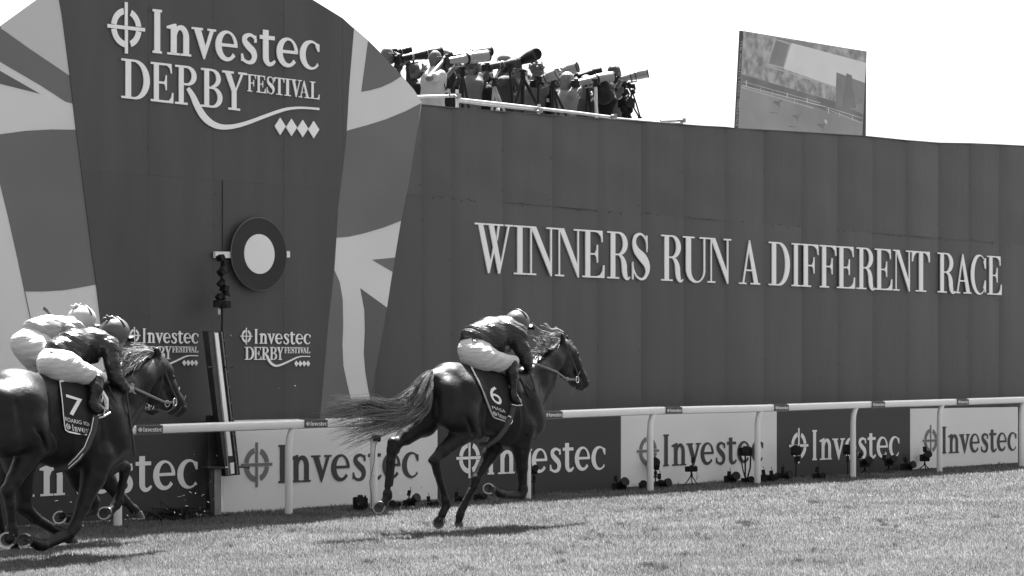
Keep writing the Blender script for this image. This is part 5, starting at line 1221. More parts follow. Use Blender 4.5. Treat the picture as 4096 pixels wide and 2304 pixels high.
# photo-finish mirror
FD = 19.78
mir = thing('finish_mirror', pl(*Q(85, 1368), FD), 'tall narrow tilted black case with a bright white strip at the finish line', 'mirror case'); mir.location.z = 0
def qp(name, pts, D, th, mt): m = MB(); m.prism([Q(*p) for p in pts], D, th); return m.build(name, mt, mir)
M_CASE = mat('case_black', .022, .4, .5, 6, .3); M_CASE2 = mat('case_dark_grey', .05, .4, .5, 6, .3)
qp('case', [(38, 452), (115, 452), (192, 1146), (126, 1154)], FD, .1, M_CASE)
qp('case_side', [(40, 456), (66, 456), (136, 1150), (126, 1152), (88, 862)], FD - .012, .01, M_CASE2)
qp('edge', [(66, 454), (71, 454), (143, 1148), (138, 1150)], FD - .02, .015, M_GREYM)
qp('edge', [(103, 456), (108, 456), (186, 1143), (181, 1144)], FD - .02, .015, M_GREYM)
qp('edge', [(113, 453), (117, 453), (194, 1146), (190, 1147)], FD - .03, .02, M_CASE2)
qp('white_strip', [(72, 460), (88, 460), (157, 1054), (139, 1056)], FD - .03, .02, mat('strip_white', .92, .3, .5))
qp('white_strip', [(147, 1090), (164, 1087), (167, 1139), (151, 1143)], FD - .03, .02, mat('strip_white', .92, .3, .5))
for k in range(9):
    t = (k + .5) / 9; m = MB(); m.ball(pl(*Q(110 + 76 * t, 460 + 680 * t), FD - .03), .010, 6); m.build('screw', M_GREYM, mir)
for a, b_ in [((36, 627), (62, 626)), ((120, 625), (156, 626)), ((192, 1108), (234, 1112))]:
    m = MB(); m.tube([pl(*Q(*a), FD - .02), pl(*Q(*b_), FD - .02)], .010, 8); m.ball(pl(*Q(*b_), FD - .02), .016, 8); m.build('bolt', M_CASE, mir)
qp('shelf', [(38, 1103), (132, 1108), (132, 1117), (38, 1115)], FD - .01, .14, M_CASE)
qp('post', [(70, 1118), (104, 1118), (104, 1370), (72, 1370)], FD + .04, .07, mat('post_grey', .24, .5, .4, 8, .2))
qp('post', [(44, 1116), (69, 1116), (71, 1372), (48, 1372)], FD + .05, .07, M_CASE)
qp('back_post', [(40, 860), (86, 860), (112, 1105), (40, 1105)], FD + .12, .05, M_CASE)
m = MB(); m.tube([pl(*Q(50, 1120), FD - .04), pl(*Q(42, 1200), FD - .05), pl(*Q(50, 1300), FD - .05), pl(*Q(46, 1368), FD - .06)], .007, 6); m.build('cable', M_BLK2, mir)
# arm with clamps and remote cameras hanging from the disc bracket
rig = thing('clamp_arm', pl(*Q(100, 90), PD - .1), 'chain of black clamps and small remote cameras hanging left of the round marker', 'camera rig')
m = MB(); pts = [(100, 92), (112, 128), (98, 165), (110, 205), (124, 250), (112, 292), (104, 322)]
for a, b_ in zip(pts, pts[1:]):
    m.tube([pl(*Q(*a), PD - .1), pl(*Q(*b_), PD - .12)], .020, 8); m.ball(pl(*Q(*b_), PD - .11), .034, 8)
m.build('arm', M_BLK, rig, sm=True)
for x, y, s_ in [(100, 98, .05), (118, 120, .028), (104, 168, .05), (98, 222, .035), (118, 246, .055), (126, 268, .03), (92, 286, .04)]:
    m = MB(); R_ = Matrix.Rotation(random.uniform(-1, 1), 3, NRM) @ Matrix.Rotation(-A, 3, 'Z'); m.abox(pl(*Q(x, y), PD - .13), s_ * .9, .03, s_ * .6, R_); m.tube([pl(*Q(x, y), PD - .13), pl(*Q(x + random.uniform(10, 25), y + random.uniform(-18, 18)), PD - .16)], .010, 6); m.build('clamp', M_BLK, rig)
for x, y in [(92, 320), (122, 324)]:
    m = MB(); m.abox(pl(*Q(x, y), PD - .14), .06, .035, .04, Matrix.Rotation(-A, 3, 'Z')); m.lathe(pl(*Q(x, y), PD - .15), pl(*Q(x - 6, y + 4), PD - .26), [(0, .03), (.5, .032), (1, .036)], 14); m.build('camera', M_BLK, rig)
m = MB(); m.lathe(pl(*Q(90, 342), PD - .14), pl(*Q(92, 372), PD - .14), [(0, .016), (.4, .022), (1, .014)], 10); m.build('flash_tube', M_STEEL, rig, sm=True)
m = MB(); m.tube([pl(*Q(104, 340), PD - .12), pl(*Q(106, 400), PD - .06), pl(*Q(104, 460), PD - .02)], .008, 6); m.build('cable', M_BLK2, rig)
m = MB(); m.tube([pl(*Q(*p), PD - .08) for p in [(136, 30 + 130), (140, 165), (128, 172), (110, 168)]], .008, 6); m.build('lever', M_BLK, rig)

# ================================================================ remote cameras on the grass
def dslr(mb, c, M_, w, h, d):
    """camera body with grip, pentaprism hump, dials"""
    pts = [(-1, -1), (.78, -1), (1, -.8), (1, .55), (.7, .68), (.35, .70), (.25, 1.0), (-.25, 1.0), (-.38, .70), (-.8, .68), (-1, .5)]
    f = [Vector(c) + M_ @ Vector((x * w, -d, z * h)) for x, z in pts]; b_ = [Vector(c) + M_ @ Vector((x * w, d, z * h)) for x, z in pts]; n = len(pts)
    mb.add(f + b_, [tuple(range(n)), tuple(range(2 * n - 1, n - 1, -1))] + [(i, n + i, n + (i + 1) % n, (i + 1) % n) for i in range(n)])
    mb.abox(Vector(c) + M_ @ Vector((-w * .86, -d * 1.2, -h * .1)), w * .2, d * .5, h * .8, M_); mb.lathe(Vector(c) + M_ @ Vector((w * .7, 0, h * .66)), Vector(c) + M_ @ Vector((w * .7, 0, h * .9)), [(0, w * .16), (1, w * .15)], 10)
RC = [  # body x,y  half w,h(px) | lens end x,y,r | trigger x,y | stand | base y | label
 (1441, 2007, 25, 24, (1441, 2005, 14), None, 'mini', 2047, 'squarish black remote camera facing out, just left of the post with a cable'),
 (1590, 2022, 10, 10, (1569, 2015, 12), None, 'flat', 2034, 'small black lens lying low right of the cabled rail post'),
 (1636, 2016, 18, 15, (1670, 1988, 14), (1636, 1972), 'flat', 2034, 'black remote camera with tilted lens and flash before the white finishing board'),
 (1732, 2022, 18, 10, (1745, 2016, 10), (1714, 1996), 'flat', 2030, 'low black remote camera with slanting antenna at the right end of the first white board'),
 (1835, 2002, 13, 12, (1860, 1992, 9), (1826, 1978), 'flat', 2016, 'black remote camera half hidden behind the standing foreleg'),
 (1918, 1992, 17, 12, (1940, 1985, 9), None, 'flat', 2008, 'black remote camera on the grass seen under the horse\'s belly'),
 (2136, 1880, 12, 14, (2142, 1872, 11), None, 'pole', 1989, 'black remote camera on a thin stake beside the galloping horse\'s foreleg'),
 (2476, 1950, 22, 16, (2502, 1925, 15), (2462, 1914), 'flat', 1968, 'black remote camera with upturned lens where dark board meets white board'),
 (2573, 1944, 13, 14, (2573, 1934, 11), None, 'flat', 1958, 'stubby black lens standing left of the second white board\'s post'),
 (2622, 1856, 15, 20, (2620, 1846, 14), None, 'pole', 1953, 'tall hooded black remote camera on a stake right beside the rail post'),
 (2643, 1941, 20, 14, (2676, 1929, 14), (2637, 1905), 'flat', 1956, 'black remote camera with round lens at the foot of the hooded camera'),
 (2766, 1874, 21, 11, (2768, 1872, 9), (2772, 1840), 'legs', 1949, 'black remote camera on thin splayed legs under the letter on the second white board'),
 (2921, 1919, 19, 15, (2947, 1902, 14), (2916, 1896), 'flat', 1938, 'black remote camera with upturned lens left of the tall looped stand'),
 (2981, 1804, 24, 17, (2983, 1802, 12), None, 'vee', 1936, 'wide black remote camera high on a stand with hanging straps'),
 (2988, 1924, 18, 9, (3006, 1915, 9), None, 'flat', 1936, 'low black remote camera at the foot of the stand with hanging straps'),
 (3054, 1916, 15, 13, (3055, 1914, 10), (3054, 1890), 'flat', 1931, 'black remote camera with a pointed antenna just right of the rail post'),
 (3092, 1913, 16, 11, (3094, 1911, 8), (3085, 1893), 'flat', 1929, 'black remote camera with leaning antenna at the white board\'s right end'),
 (3128, 1906, 20, 12, (3162, 1896, 13), (3130, 1878), 'flat', 1924, 'black remote camera with long lens and shiny trigger before the dark board'),
 (3184, 1800, 17, 18, (3179, 1796, 12), (3192, 1835), 'pole', 1921, 'black remote camera clamped on a thin pole over the dark board\'s emblem'),
 (3275, 1905, 18, 10, (3293, 1903, 10), (3268, 1878), 'flat', 1920, 'faint black remote camera low in the middle of the dark board'),
 (3391, 1800, 15, 16, (3387, 1792, 12), None, 'pole', 1909, 'black remote camera on a thin pole just left of the dark board\'s rail post'),
 (3460, 1851, 17, 14, (3478, 1840, 12), (3440, 1822), 'legs', 1904, 'black remote camera on short legs right of the dark board\'s rail post'),
 (3555, 1848, 15, 13, (3578, 1833, 12), (3536, 1830), 'legs', 1895, 'black remote camera on a small tripod below the last letters of the dark board'),
 (3627, 1871, 18, 13, (3655, 1857, 12), (3621, 1839), 'flat', 1889, 'black remote camera on the grass at the left edge of the last white board'),
 (3699, 1829, 17, 14, (3715, 1816, 12), (3699, 1797), 'legs', 1884, 'black remote camera with flash on a bent bracket over the last white board\'s emblem')]
for bx, by, w, h, ln, tr, st, base, lab in RC:
    g_ = gp(bx, base); D = SA * g_.y - CA * g_.x; pm = pl(bx, by, D).y / F
    t = thing('remote_camera', pl(bx, base, D), lab, 'camera', 'remote cameras along the rail'); t.location.z = 0
    k_ = 1.3 if st == 'flat' else 1.15; c0 = pl(bx, by - (3 if st == 'flat' else 0), D); W, H_ = w * pm * k_, h * pm * k_; yaw = random.uniform(-.25, .25); M_ = Matrix.Rotation(yaw, 3, 'Z') @ Matrix.Rotation(random.uniform(-.15, .15), 3, 'Y')
    m = MB(); dslr(m, c0, M_, W, H_, max(.028, W * .45)); m.build('body', M_BLK, t)
    r = ln[2] * pm * 1.2; e = pl(ln[0], ln[1], D - .16); a = c0 + (e - c0) * .12
    m = MB(); m.lathe(a, e, [(0, r * .72), (.25, r * .74), (.26, r * .8), (.5, r * .8), (.52, r * .74), (.7, r * .78), (.72, r), (1, r * 1.04), (1.0, r * .88)], 18); m.build('lens', M_BLK2, t, sm=True)
    m = MB(); ax = (e - a).normalized(); m.lathe(e - ax * .03, e - ax * .012, [(0, r * .86), (1, r * .86)], 18); m.build('front_glass', M_GLASS, t)
    if tr:
        p = pl(tr[0], tr[1], D - .01); M2 = Matrix.Rotation(random.uniform(-.4, .2), 3, 'Y'); m = MB()
        m.abox(p, 7 * pm, .02, 11 * pm, M2); m.abox(p + Vector((0, -.022, .004)), 4 * pm, .002, 6 * pm, M2); m.tube([p, (p + c0) / 2, c0], .008, 6)
        m.tube([p + M2 @ Vector((4 * pm, 0, 9 * pm)), p + M2 @ Vector((2 * pm, 0, 26 * pm))], .004, 5); m.build('radio_trigger', M_BLK, t)
    gz = lambda x, y=base: Vector((pl(x, y, D).x, pl(x, y, D).y, 0))
    m = MB()
    if st == 'flat': m.abox(Vector((c0.x, c0.y, .012)), W * .9, .08, .012, M_); m.tube([Vector((c0.x, c0.y, 0)), c0], .02, 8)
    elif st == 'mini':
        for k in range(3): m.tube([c0 - UP * H_, Vector((c0.x + .09 * math.cos(2.1 * k + .5), c0.y + .09 * math.sin(2.1 * k + .5), 0))], .007, 6)
    elif st == 'pole': m.tube([c0 - UP * H_ * .8, Vector((c0.x, c0.y, -.05))], .009, 8); m.abox(c0 - UP * (H_ + .05), .02, .03, .03); m.tube([c0 - UP * (H_ + .1) - DIR * .04, c0 - UP * (H_ + .1) + DIR * .04], .012, 6)
    elif st == 'legs':
        hub = c0 - UP * (H_ + .05); m.tube([c0 - UP * H_ * .9, hub], .014, 8); m.ball(hub, .022, 8)
        for k in range(3): m.tube([hub, Vector((c0.x + .13 * math.cos(2.1 * k + 2.6), c0.y + .13 * math.sin(2.1 * k + 2.6), 0))], [.009, .006], 6)
    elif st == 'vee':
        m.tube([c0 - UP * H_ * .8, Vector((c0.x, c0.y, -.05))], .012, 8)
        m.tube([pl(2960, 1820, D - .03), pl(2972, 1880, D - .03), pl(2984, 1925, D - .03)], .009, 6); m.tube([pl(3003, 1815, D - .03), pl(3001, 1870, D - .03), pl(2992, 1905, D - .03), pl(2988, 1925, D)], .012, 6)
    m.build('stand', M_BLK, t)
    if random.random() < .5:
        m = MB(); a1 = c0 + DIR * W * .9; m.tube([a1, a1 + Vector((.03, -.02, -.06)), Vector((a1.x + .02, a1.y - .03, max(.02, a1.z - .16))), a1 + Vector((.06, 0, -.1))], .003, 5); m.build('strap', M_BLK2, t)
# cable tangle by the first dark board
tang = thing('cable_tangle', gp(700, 2095), 'tangle of black cables on the grass behind the rail near the finish', 'cables')
m = MB()
for k in range(34):
    x = random.gauss(690, 55); D = 19.72 + random.uniform(-.1, .1); c0 = pl(x, 2080, D); c0.z = random.uniform(.02, .07); r = random.uniform(.06, .22); ph = random.random() * 6.3; q_ = []
    tl = random.uniform(-.9, .9)
    for j in range(15):
        a = ph + j * .5; q_.append(Vector((c0.x + math.cos(a) * r, c0.y + math.sin(a) * r * .25, max(.012, c0.z + math.sin(a + tl) * r * .38 + .02 * math.sin(j * 1.7)))))
    m.tube(q_, .007, 5)
for k in range(6):
    q_ = [Vector((pl(560 + j * 45, 2080, 19.7).x, pl(560 + j * 45, 2080, 19.7).y + random.uniform(-.1, .1), random.uniform(.01, .04))) for j in range(9)]; m.tube(q_, .008, 5)
m.build('cable', M_BLK2, tang)
m = MB(); m.tube([pl(655, 2060, 19.7), pl(640, 2004, 19.75), pl(672, 2028, 19.72), pl(700, 2070, 19.7)], .005, 5); m.build('wire', M_BLK2, tang)
cb = thing('post_cable', gp(1495, 2050), 'dark clamp and thin cable tied down the cabled rail post', 'cable')
m = MB(); m.tube([pl(1516, 1752, RD - .06), pl(1502, 1780, RD - .06), pl(1496, 1850, RD - .06), pl(1484, 1905, RD - .07), pl(1478, 1930, RD - .07), pl(1486, 1980, RD - .06), pl(1486, 2035, RD - .06)], .005, 6); m.build('wire', M_INKM, cb)
m = MB(); m.abox(pl(1508, 1752, RD - .06), .045, .03, .035); m.tube([pl(1490, 1748, RD - .06), pl(1518, 1765, RD - .06)], .014, 8); m.build('clamp', M_BLK, cb)

# ================================================================ press gantry above the wall
KP = PX(1.9515, 1440, 130, 22.0); G = lambda D: PX(1.9515, 1440, 130, D)
gan = thing('press_platform', fromuv(uv(2300, 1000, 22)[0], 0, 22), 'scaffold platform behind the wall carrying the press photographers', 'platform')
u0, u1 = uv(1450, 500, 22)[0], uv(2780, 500, 22)[0]
m = MB(); m.box(fromuv((u0 + u1) / 2, 4.22, 22.6), DIR * ((u1 - u0) / 2), NRM * 1.6, UP * .04); m.build('deck', mat('deck_ply', .2, .7, .2, 4, .2), gan)
for k in range(6):
    for D in (21.2, 24):
        u = u0 + (u1 - u0) * k / 5; m = MB(); m.tube([fromuv(u, 0, D), fromuv(u, 4.18, D)], .024, 8); m.build('leg', M_STEEL, gan, sm=True)
rl = thing('scaffold_railing', KP(757, 590, .9), 'shiny steel scaffold tube railing along the wall top before the photographers', 'railing')
Dr = 21.0; g1 = G(Dr)
for pts in [[(440, 504), (745, 494)], [(768, 522), (1080, 556), (1398, 592)], [(1398, 594), (1700, 628), (1965, 662)], [(770, 536), (1080, 572), (1398, 606)], [(1960, 668), (2200, 690), (2400, 708), (2525, 716)], [(2345, 692), (2505, 684)]]:
    m = MB(); m.tube([g1(x, y) for x, y in pts], .022 if len(pts) < 4 else .018, 12); m.build('tube', M_STEEL, rl, sm=True)
for x, y0, y1 in [(757, 446, 640), (1396, 560, 690), (1975, 640, 720), (2512, 675, 760)]:
    m = MB(); m.tube([g1(x, y0, .03), g1(x, y1, .03)], .024, 12); m.build('post', M_STEEL, rl, sm=True)
    m = MB(); m.abox(g1(x + 12, y0 + 50 if y0 < 600 else y0 + 12, .06), .035, .03, .03); m.tube([g1(x - 14, y0 + 55 if y0 < 600 else y0 + 10, .07), g1(x + 26, y0 + 48 if y0 < 600 else y0 + 6, .07)], .014, 8); m.build('clamp', M_GREYM, rl)
m = MB(); m.tube([g1(700, 440, .05), g1(696, 480, .05), g1(706, 500, .05)], .012, 8); m.ball(g1(698, 470, .05), .02, 8); m.build('clamp', M_GREYM, rl)
M_LW = mat('lens_white', .20, .4, .5, 8, .05); M_LB = mat('lens_black', .010, .55, .2); M_CAMO = mat('lens_camouflage', .05, .7, .2, 14, .6); M_HD = mat('hood_black', .006, .8, .2)
def tele(D, a, b_, ra, rb, col, lab, hood=.62, rings=(), foot=None, hoodcol=None, tw=.12):
    """big telephoto on a camera; a, b_ crop pixels of the rear and front ends; ra, rb radii in crop pixels"""
    g_ = G(D); A0 = g_(*a); B0 = g_(b_[0], b_[1], .0) - NRM * -.0; pm = A0.y / F / 1.9515; B0 = g_(b_[0], b_[1], tw); ra *= pm; rb *= pm
    t = thing('telephoto_camera', A0, lab, 'camera', 'telephoto cameras on the press platform')
    m = MB(); dslr(m, A0 - (B0 - A0).normalized() * .04, Matrix.Rotation(1.0, 3, 'Z'), .075, .06, .035); m.build('body', M_BLK, t)
    m = MB(); m.lathe(A0, A0 + (B0 - A0) * hood, [(0, ra * .8), (.1, ra), (.35, ra), (.4, ra * 1.12), (.6, ra * 1.15), (.75, ra + (rb - ra) * .6), (1, rb * .9)], 20); m.build('barrel', col, t, sm=True)
    m = MB(); hc = hoodcol or col; m.lathe(A0 + (B0 - A0) * hood, B0, [(0, rb * .93), (.05, rb), (.95, rb), (1, rb)], 24); m.build('hood', hc, t, sm=True)
    m = MB(); d = (B0 - A0); m.lathe(A0 + d * .965, A0 + d * 1.004, [(0, rb * 1.02), (1, rb * 1.02), (1, rb * .93)], 24); m.build('hood_rim', M_HD, t, sm=True)
    m = MB(); m.lathe(A0 + d * .98, A0 + d * 1.006, [(0, rb * .5), (1, rb * .93)], 24); m.build('front_glass', M_HD, t)
    for f, w_, cc in rings:
        r_ = (ra * 1.2 if f < hood * .7 else rb * 1.02); m = MB(); m.lathe(A0 + d * f, A0 + d * (f + w_), [(0, r_), (1, r_)], 20); m.build('ring', cc, t, sm=True)
    if foot:
        m = MB(); p = A0 + d * foot; m.tube([p, p - UP * (ra * 1.9)], .016, 8); m.box(p - UP * ra * 2, d.normalized() * .07, NRM * .02, UP * .01); m.build('mount_foot', M_BLK if col is not M_LW else M_LW, t)
    return t
TRIM_ = M_STEEL
tele(22.6, (290, 158), (402, 136), 24, 31, M_LB, 'black lens hood pointing right behind the leftmost photographer', rings=((.3, .04, M_GREYM),))
tele(21.9, (325, 202), (628, 150), 27, 43, M_LB, 'long black telephoto with silver rings left of the bald photographer', rings=((.22, .05, M_GREYM), (.42, .02, M_GREYM), (.6, .02, M_GREYM)), foot=.3)
tele(22.6, (720, 190), (1020, 146), 20, 39, M_LB, 'black telephoto behind the bald photographer\'s white lens', rings=((.5, .02, M_GREYM),))
tele(21.5, (690, 222), (1000, 180), 27, 46, M_LW, 'big white telephoto held up by the bald photographer in the white shirt', hood=.55, rings=((.36, .04, M_HD), (.43, .04, M_HD)), foot=.25)
tele(21.9, (1008, 268), (1240, 232), 27, 43, M_CAMO, 'camouflaged black telephoto barrel with the long conical hood, tallest of all', hood=.9, rings=((.3, .02, M_GREYM), (.42, .02, M_GREYM)), foot=.6)
_g = G(21.9); m = MB(); m.lathe(_g(1235, 232, .05), _g(1378, 167, .40), [(0, .055), (.25, .062), (.6, .086), (1, .088)], 24)
hd = m.build('lens_hood', M_LB, None, sm=True); tag(hd, 'long flared black lens hood rising highest above the photographers', 'lens hood')
m = MB(); m.lathe(_g(1376, 168, .39), _g(1381, 166, .41), [(0, .088), (1, .078)], 24); o_ = m.build('hood_rim', M_HD, None, sm=True); o_.parent = hd
tele(21.6, (1385, 388), (1540, 322), 30, 42, M_LW, 'short white telephoto pointing at the viewer with a round black front', hood=.5, tw=.27, rings=((.16, .12, M_HD), (.40, .03, M_HD)), foot=.4)
tele(22.7, (1560, 308), (1700, 270), 26, 41, M_LW, 'white telephoto above the others, behind the blonde photographer', hood=.45, tw=.27, rings=((.08, .1, M_HD), (.3, .04, M_HD)))
tele(22.9, (1705, 345), (1888, 300), 20, 33, M_LB, 'slim black telephoto behind the white lens of the blonde photographer', rings=((.4, .02, M_HD),), tw=.26)
tele(21.6, (1700, 392), (1972, 345), 25, 43, M_LW, 'white telephoto held by the blonde photographer, black band round its middle', hood=.52, rings=((.36, .1, M_HD), (.5, .03, M_HD)), foot=.3)
tele(22.0, (2035, 362), (2250, 316), 22, 36, M_LW, 'rightmost white telephoto on the platform, held by the dark haired man', hood=.6, tw=.32, rings=((.34, .12, M_HD), (.52, .03, M_HD)), foot=.4)

M_C = {k: mat('cloth_' + k, v, .8, .2, 12, .12, .006, 18) for k, v in dict(white=.36, black=.008, dark=.014, grey=.045, midgrey=.08, light=.17, check=.10, denim=.04).items()}
M_HAIRC = {'dark': mat('hair_dark', .03, .5, .5, 60, .4, .01, 80), 'blonde': mat('hair_blonde', .12, .5, .5, 40, .35, .01, 70), 'curly': mat('hair_curly', .09, .6, .4, 50, .6, .02, 40), 'grey': mat('hair_grey', .3, .6, .4)}
def person(D, hx, hy, shirt, lab, hand=None, hand2=None, hair=None, cap=None, turn=0, sleeve=1.0, glasses=False, wide=1., bend=0, trous='dark', elbow=None, badge=False, strap_=False, smat=None):
    g_ = G(D); P_ = lambda x, y, w=0.: g_(x, y, w); hd_ = P_(hx, hy); t = thing('person', Vector((hd_.x, hd_.y, 4.26)), lab, 'photographer', 'photographers on the press platform')
    fw = U3(DIR * 1. + NRM * .25); sd = fw.cross(UP) * 1.; sd = sd if sd.dot(NRM) > 0 else -sd        # sd: towards the viewer
    nk = hd_ - UP * .13 - fw * .015; ch = hd_ - UP * .33 - fw * (.03 + bend); hp = hd_ - UP * .80 - fw * (.05 + bend * 1.6)
    zf = 4.26; kn = Vector((hp.x, hp.y, (hp.z + zf) / 2)) + fw * .03
    shN = hd_ - UP * .25 + sd * .17 * wide - fw * (.02 + bend * .6); shF = hd_ - UP * .25 - sd * .17 * wide - fw * (.02 + bend * .6)
    h1 = P_(*hand) if hand else hd_ + fw * .16 - UP * .02; h2 = P_(*hand2) if hand2 else h1 + fw * .12 - UP * .06
    def elb(s_, h, dn=.23): m_ = (s_ + h) / 2; return m_ - UP * dn * .75 + sd * (.06 if s_ is shN else -.06)
    e1 = P_(*elbow) if elbow else elb(shN, h1); e2 = elb(shF, h2)
    B = Body(); b = B.cap
    B.ell(hd_, (fw, sd, UP), (.096, .076, .118), .02); b(hd_ + fw * .05 - UP * .06, hd_ + fw * .075 - UP * .075, .045, .035, .03); b(hd_ + fw * .09 + UP * .005, hd_ + fw * .112 - UP * .02, .012, .014, .012)
    B.ell(hd_ - fw * .0 + sd * .077 - UP * .01, (fw, sd, UP), (.022, .012, .032), .008); b(hd_ + fw * .088 - UP * .058, hd_ + fw * .092 - UP * .060, .018, .016, .008)
    b(nk + UP * .05, nk - UP * .08, .055, .06, .03); b(ch, hp, .12, .12, .05)
    for s_, e, h in ((shN, e1, h1), (shF, e2, h2)):
        b(s_, e, .045, .038, .03); b(e, h, .042, .027, .02); dd = (h - e).normalized(); b(h, h + dd * .05, .032, .034, .015)
        pr = U3(dd.cross(sd)); 
        for k in range(4):
            o = h + dd * .055 + pr * (.024 * (k - 1.5)) ; b(o, o + dd * (.035 - .004 * abs(k - 1.5)) + sd * .01, .0115, .011, .006); b(o + dd * .034 + sd * .01, o + dd * .045 - sd * .02, .011, .009, .006)
        b(h + pr * .03, h + pr * .045 + dd * .045 , .013, .010, .008)
    for s_ in (.09, -.09): b(hp + sd * s_, kn + sd * s_, .07, .05, .04); b(kn + sd * s_, Vector((hp.x, hp.y, zf + .05)) + sd * s_, .048, .035, .03); b(Vector((hp.x, hp.y, zf + .05)) + sd * s_, Vector((hp.x, hp.y, zf + .04)) + sd * s_ + fw * .14, .04, .03, .02)
    B.mesh('body', mat('skin_press', .085, .5, .4, 18, .08), t, .0135)
    S = Body(); b = S.cap; W = wide
    b(shN - UP * .03 - sd * .03, shF - UP * .03 + sd * .03, .085, .085, .09); S.ell((ch + UP * -.03), (fw, sd, UP), (.13 * W, .20 * W, .25), .09); S.ell(hp + UP * .14, (fw, sd, UP), (.135 * W, .18 * W, .24), .09); b(ch, hp, .13, .135, .09); b(nk - UP * .035, nk - UP * .07, .066, .08, .04)
    for s_, e, h in ((shN, e1, h1), (shF, e2, h2)):
        b(s_, s_ + (e - s_) * min(1, sleeve), .072, .060 if sleeve >= 1 else .066, .03)
        if sleeve > 1: b(e, e + (h - e) * (sleeve - 1), .056, .042, .03)
    S.mesh('shirt', smat or M_C[shirt], t, .015, post=wrinkle(.006, 26))
    T_ = Body(); b = T_.cap; b(hp + sd * .06, hp - sd * .06, .135, .135, .05)
    for s_ in (.09, -.09): b(hp + sd * s_, kn + sd * s_, .10, .075, .05); b(kn + sd * s_, Vector((hp.x, hp.y, zf + .09)) + sd * s_, .07, .055, .03)
    T_.mesh('trousers', M_C[trous], t, .02)
    if hair:
        Hh = Body(); r_ = 1.0; Hh.ell(hd_ + UP * .03 - fw * .02, (fw, sd, UP), (.108, .09, .105), .02)
        if hair == 'curly':
            for k in range(26):
                v = Vector((random.gauss(0, 1), random.gauss(0, 1), abs(random.gauss(0, 1)) - .1)).normalized(); Hh.ell(hd_ + UP * .04 - fw * .02 + v * .1, HX0, (.032, .032, .032), .012)
        if hair == 'blonde': Hh.ell(hd_ - UP * .06 - fw * .06, (fw, sd, UP), (.07, .092, .15), .04)
        Hh.ell(hd_ + fw * .10 - UP * .05, (fw, sd, UP), (.085, .13, .11), .015, sub=True)
        Hh.mesh('hair', M_HAIRC[hair], t, .012)
    if cap:
        Hh = Body(); Hh.ell(hd_ + UP * .045 - fw * .01, (fw, sd, UP), (.112, .092, .085), .02); Hh.ell(hd_ - UP * .06, (fw, sd, UP), (.16, .14, .085), .01, sub=True); Hh.ell(hd_ + fw * .12 + UP * .035, (fw, sd, UP), (.07, .07, .012), .01); Hh.mesh('cap', M_C[cap], t, .012)
    if glasses:
        m = MB(); m.tube([hd_ + sd * .080 + UP * .02 - fw * .03, hd_ + sd * .076 + UP * .022 + fw * .04, hd_ + sd * .055 + UP * .02 + fw * .082], .006, 6); m.tube([hd_ + sd * .055 + UP * .02 + fw * .082, hd_ + sd * .02 + UP * .02 + fw * .098, hd_ - sd * .03 + UP * .02 + fw * .096], .008, 6); m.ball(hd_ + sd * .045 + fw * .082 + UP * .008, .022, 10, (.5, 1, .8)); m.build('glasses', M_BLK, t, sm=True)
    if badge:
        m = MB(); c_ = ch + sd * .20 * W - UP * .12 + fw * .09; m.box(c_, fw * .04, sd * .003, UP * .027); m.build('pass_badge', M_C['white'], t)
        m = MB(); m.tube([nk + sd * .08 - UP * .02, c_ + UP * .14 + sd * .01 + fw * .0, c_ + UP * .03 + sd * .01, c_ + UP * .13 + fw * .05 + sd * .005, nk + sd * .05 + fw * .06 - UP * .03], .006, 6); m.build('lanyard', M_BLK, t)
    if strap_:
        m = MB(); m.tube([nk + sd * .09, ch + sd * .21 * W + UP * .05, ch + sd * .215 * W - UP * .12 + fw * .06, ch + sd * .21 * W - UP * .02 + fw * .11, h1], .010, 6, flat=.4); m.build('camera_strap', M_BLK, t)
    return t
HX0 = (DIR, NRM, UP)
person(22.0, 212, 180, 'dark', 'leftmost photographer, half behind the flag panel, in dark glasses and dark jacket', hand=(292, 205, .06), hand2=(335, 240, -.1), sleeve=1.8, glasses=True, strap_=True)
person(22.6, 420, 300, 'black', 'photographer in black standing behind the first black lens, face hidden', hand=(500, 290, .06), hair='dark', sleeve=1.8)
person(21.6, 588, 206, 'white', 'bald photographer in a white polo shirt holding a big white lens', hand=(648, 226, .10), hand2=(740, 275, .02), sleeve=.62, glasses=True, wide=1.08, elbow=(536, 358, .20), badge=True, strap_=True, trous='grey')
person(22.9, 660, 196, 'dark', 'photographer in dark clothes behind the bald man, only the hands and brow showing', hand=(700, 188, .05), cap='light', sleeve=1.8)
person(22.1, 878, 268, 'check', 'photographer in a light checked shirt under the black and white lenses', hand=(942, 288, .08), hand2=(975, 330, -.05), hair='dark', sleeve=1.5, elbow=(930, 385, .14), trous='black')
person(23.0, 960, 330, 'black', 'photographer all in black between the checked shirt and the grey vest', hand=(1020, 300, .0), hair='dark', sleeve=1.8)
person(21.9, 1132, 238, 'grey', 'photographer in a pale cap and grey vest with a pass on his chest', hand=(1180, 300, .05), hand2=(1220, 290, -.1), cap='light', sleeve=1.3, badge=True, elbow=(1095, 385, .2), strap_=True)
person(22.8, 1225, 300, 'check', 'photographer in a crumpled pale jacket behind the black tripod', hand=(1290, 330, .05), hair='dark', sleeve=1.8)
person(22.3, 1388, 300, 'midgrey', 'curly haired photographer behind the short white lens', hand=(1420, 330, .05), hair='curly', sleeve=1.5, badge=True)
person(22.2, 1492, 365, 'black', 'photographer in a black coat left of the blonde photographer', hand=(1560, 330, .0), hair='dark', sleeve=1.8)
person(21.8, 1628, 378, 'light', 'blonde photographer in a light cardigan holding a white lens', hand=(1688, 388, .08), hand2=(1745, 420, -.05), hair='blonde', sleeve=1.8, elbow=(1655, 480, .2), bend=.02, trous='light')
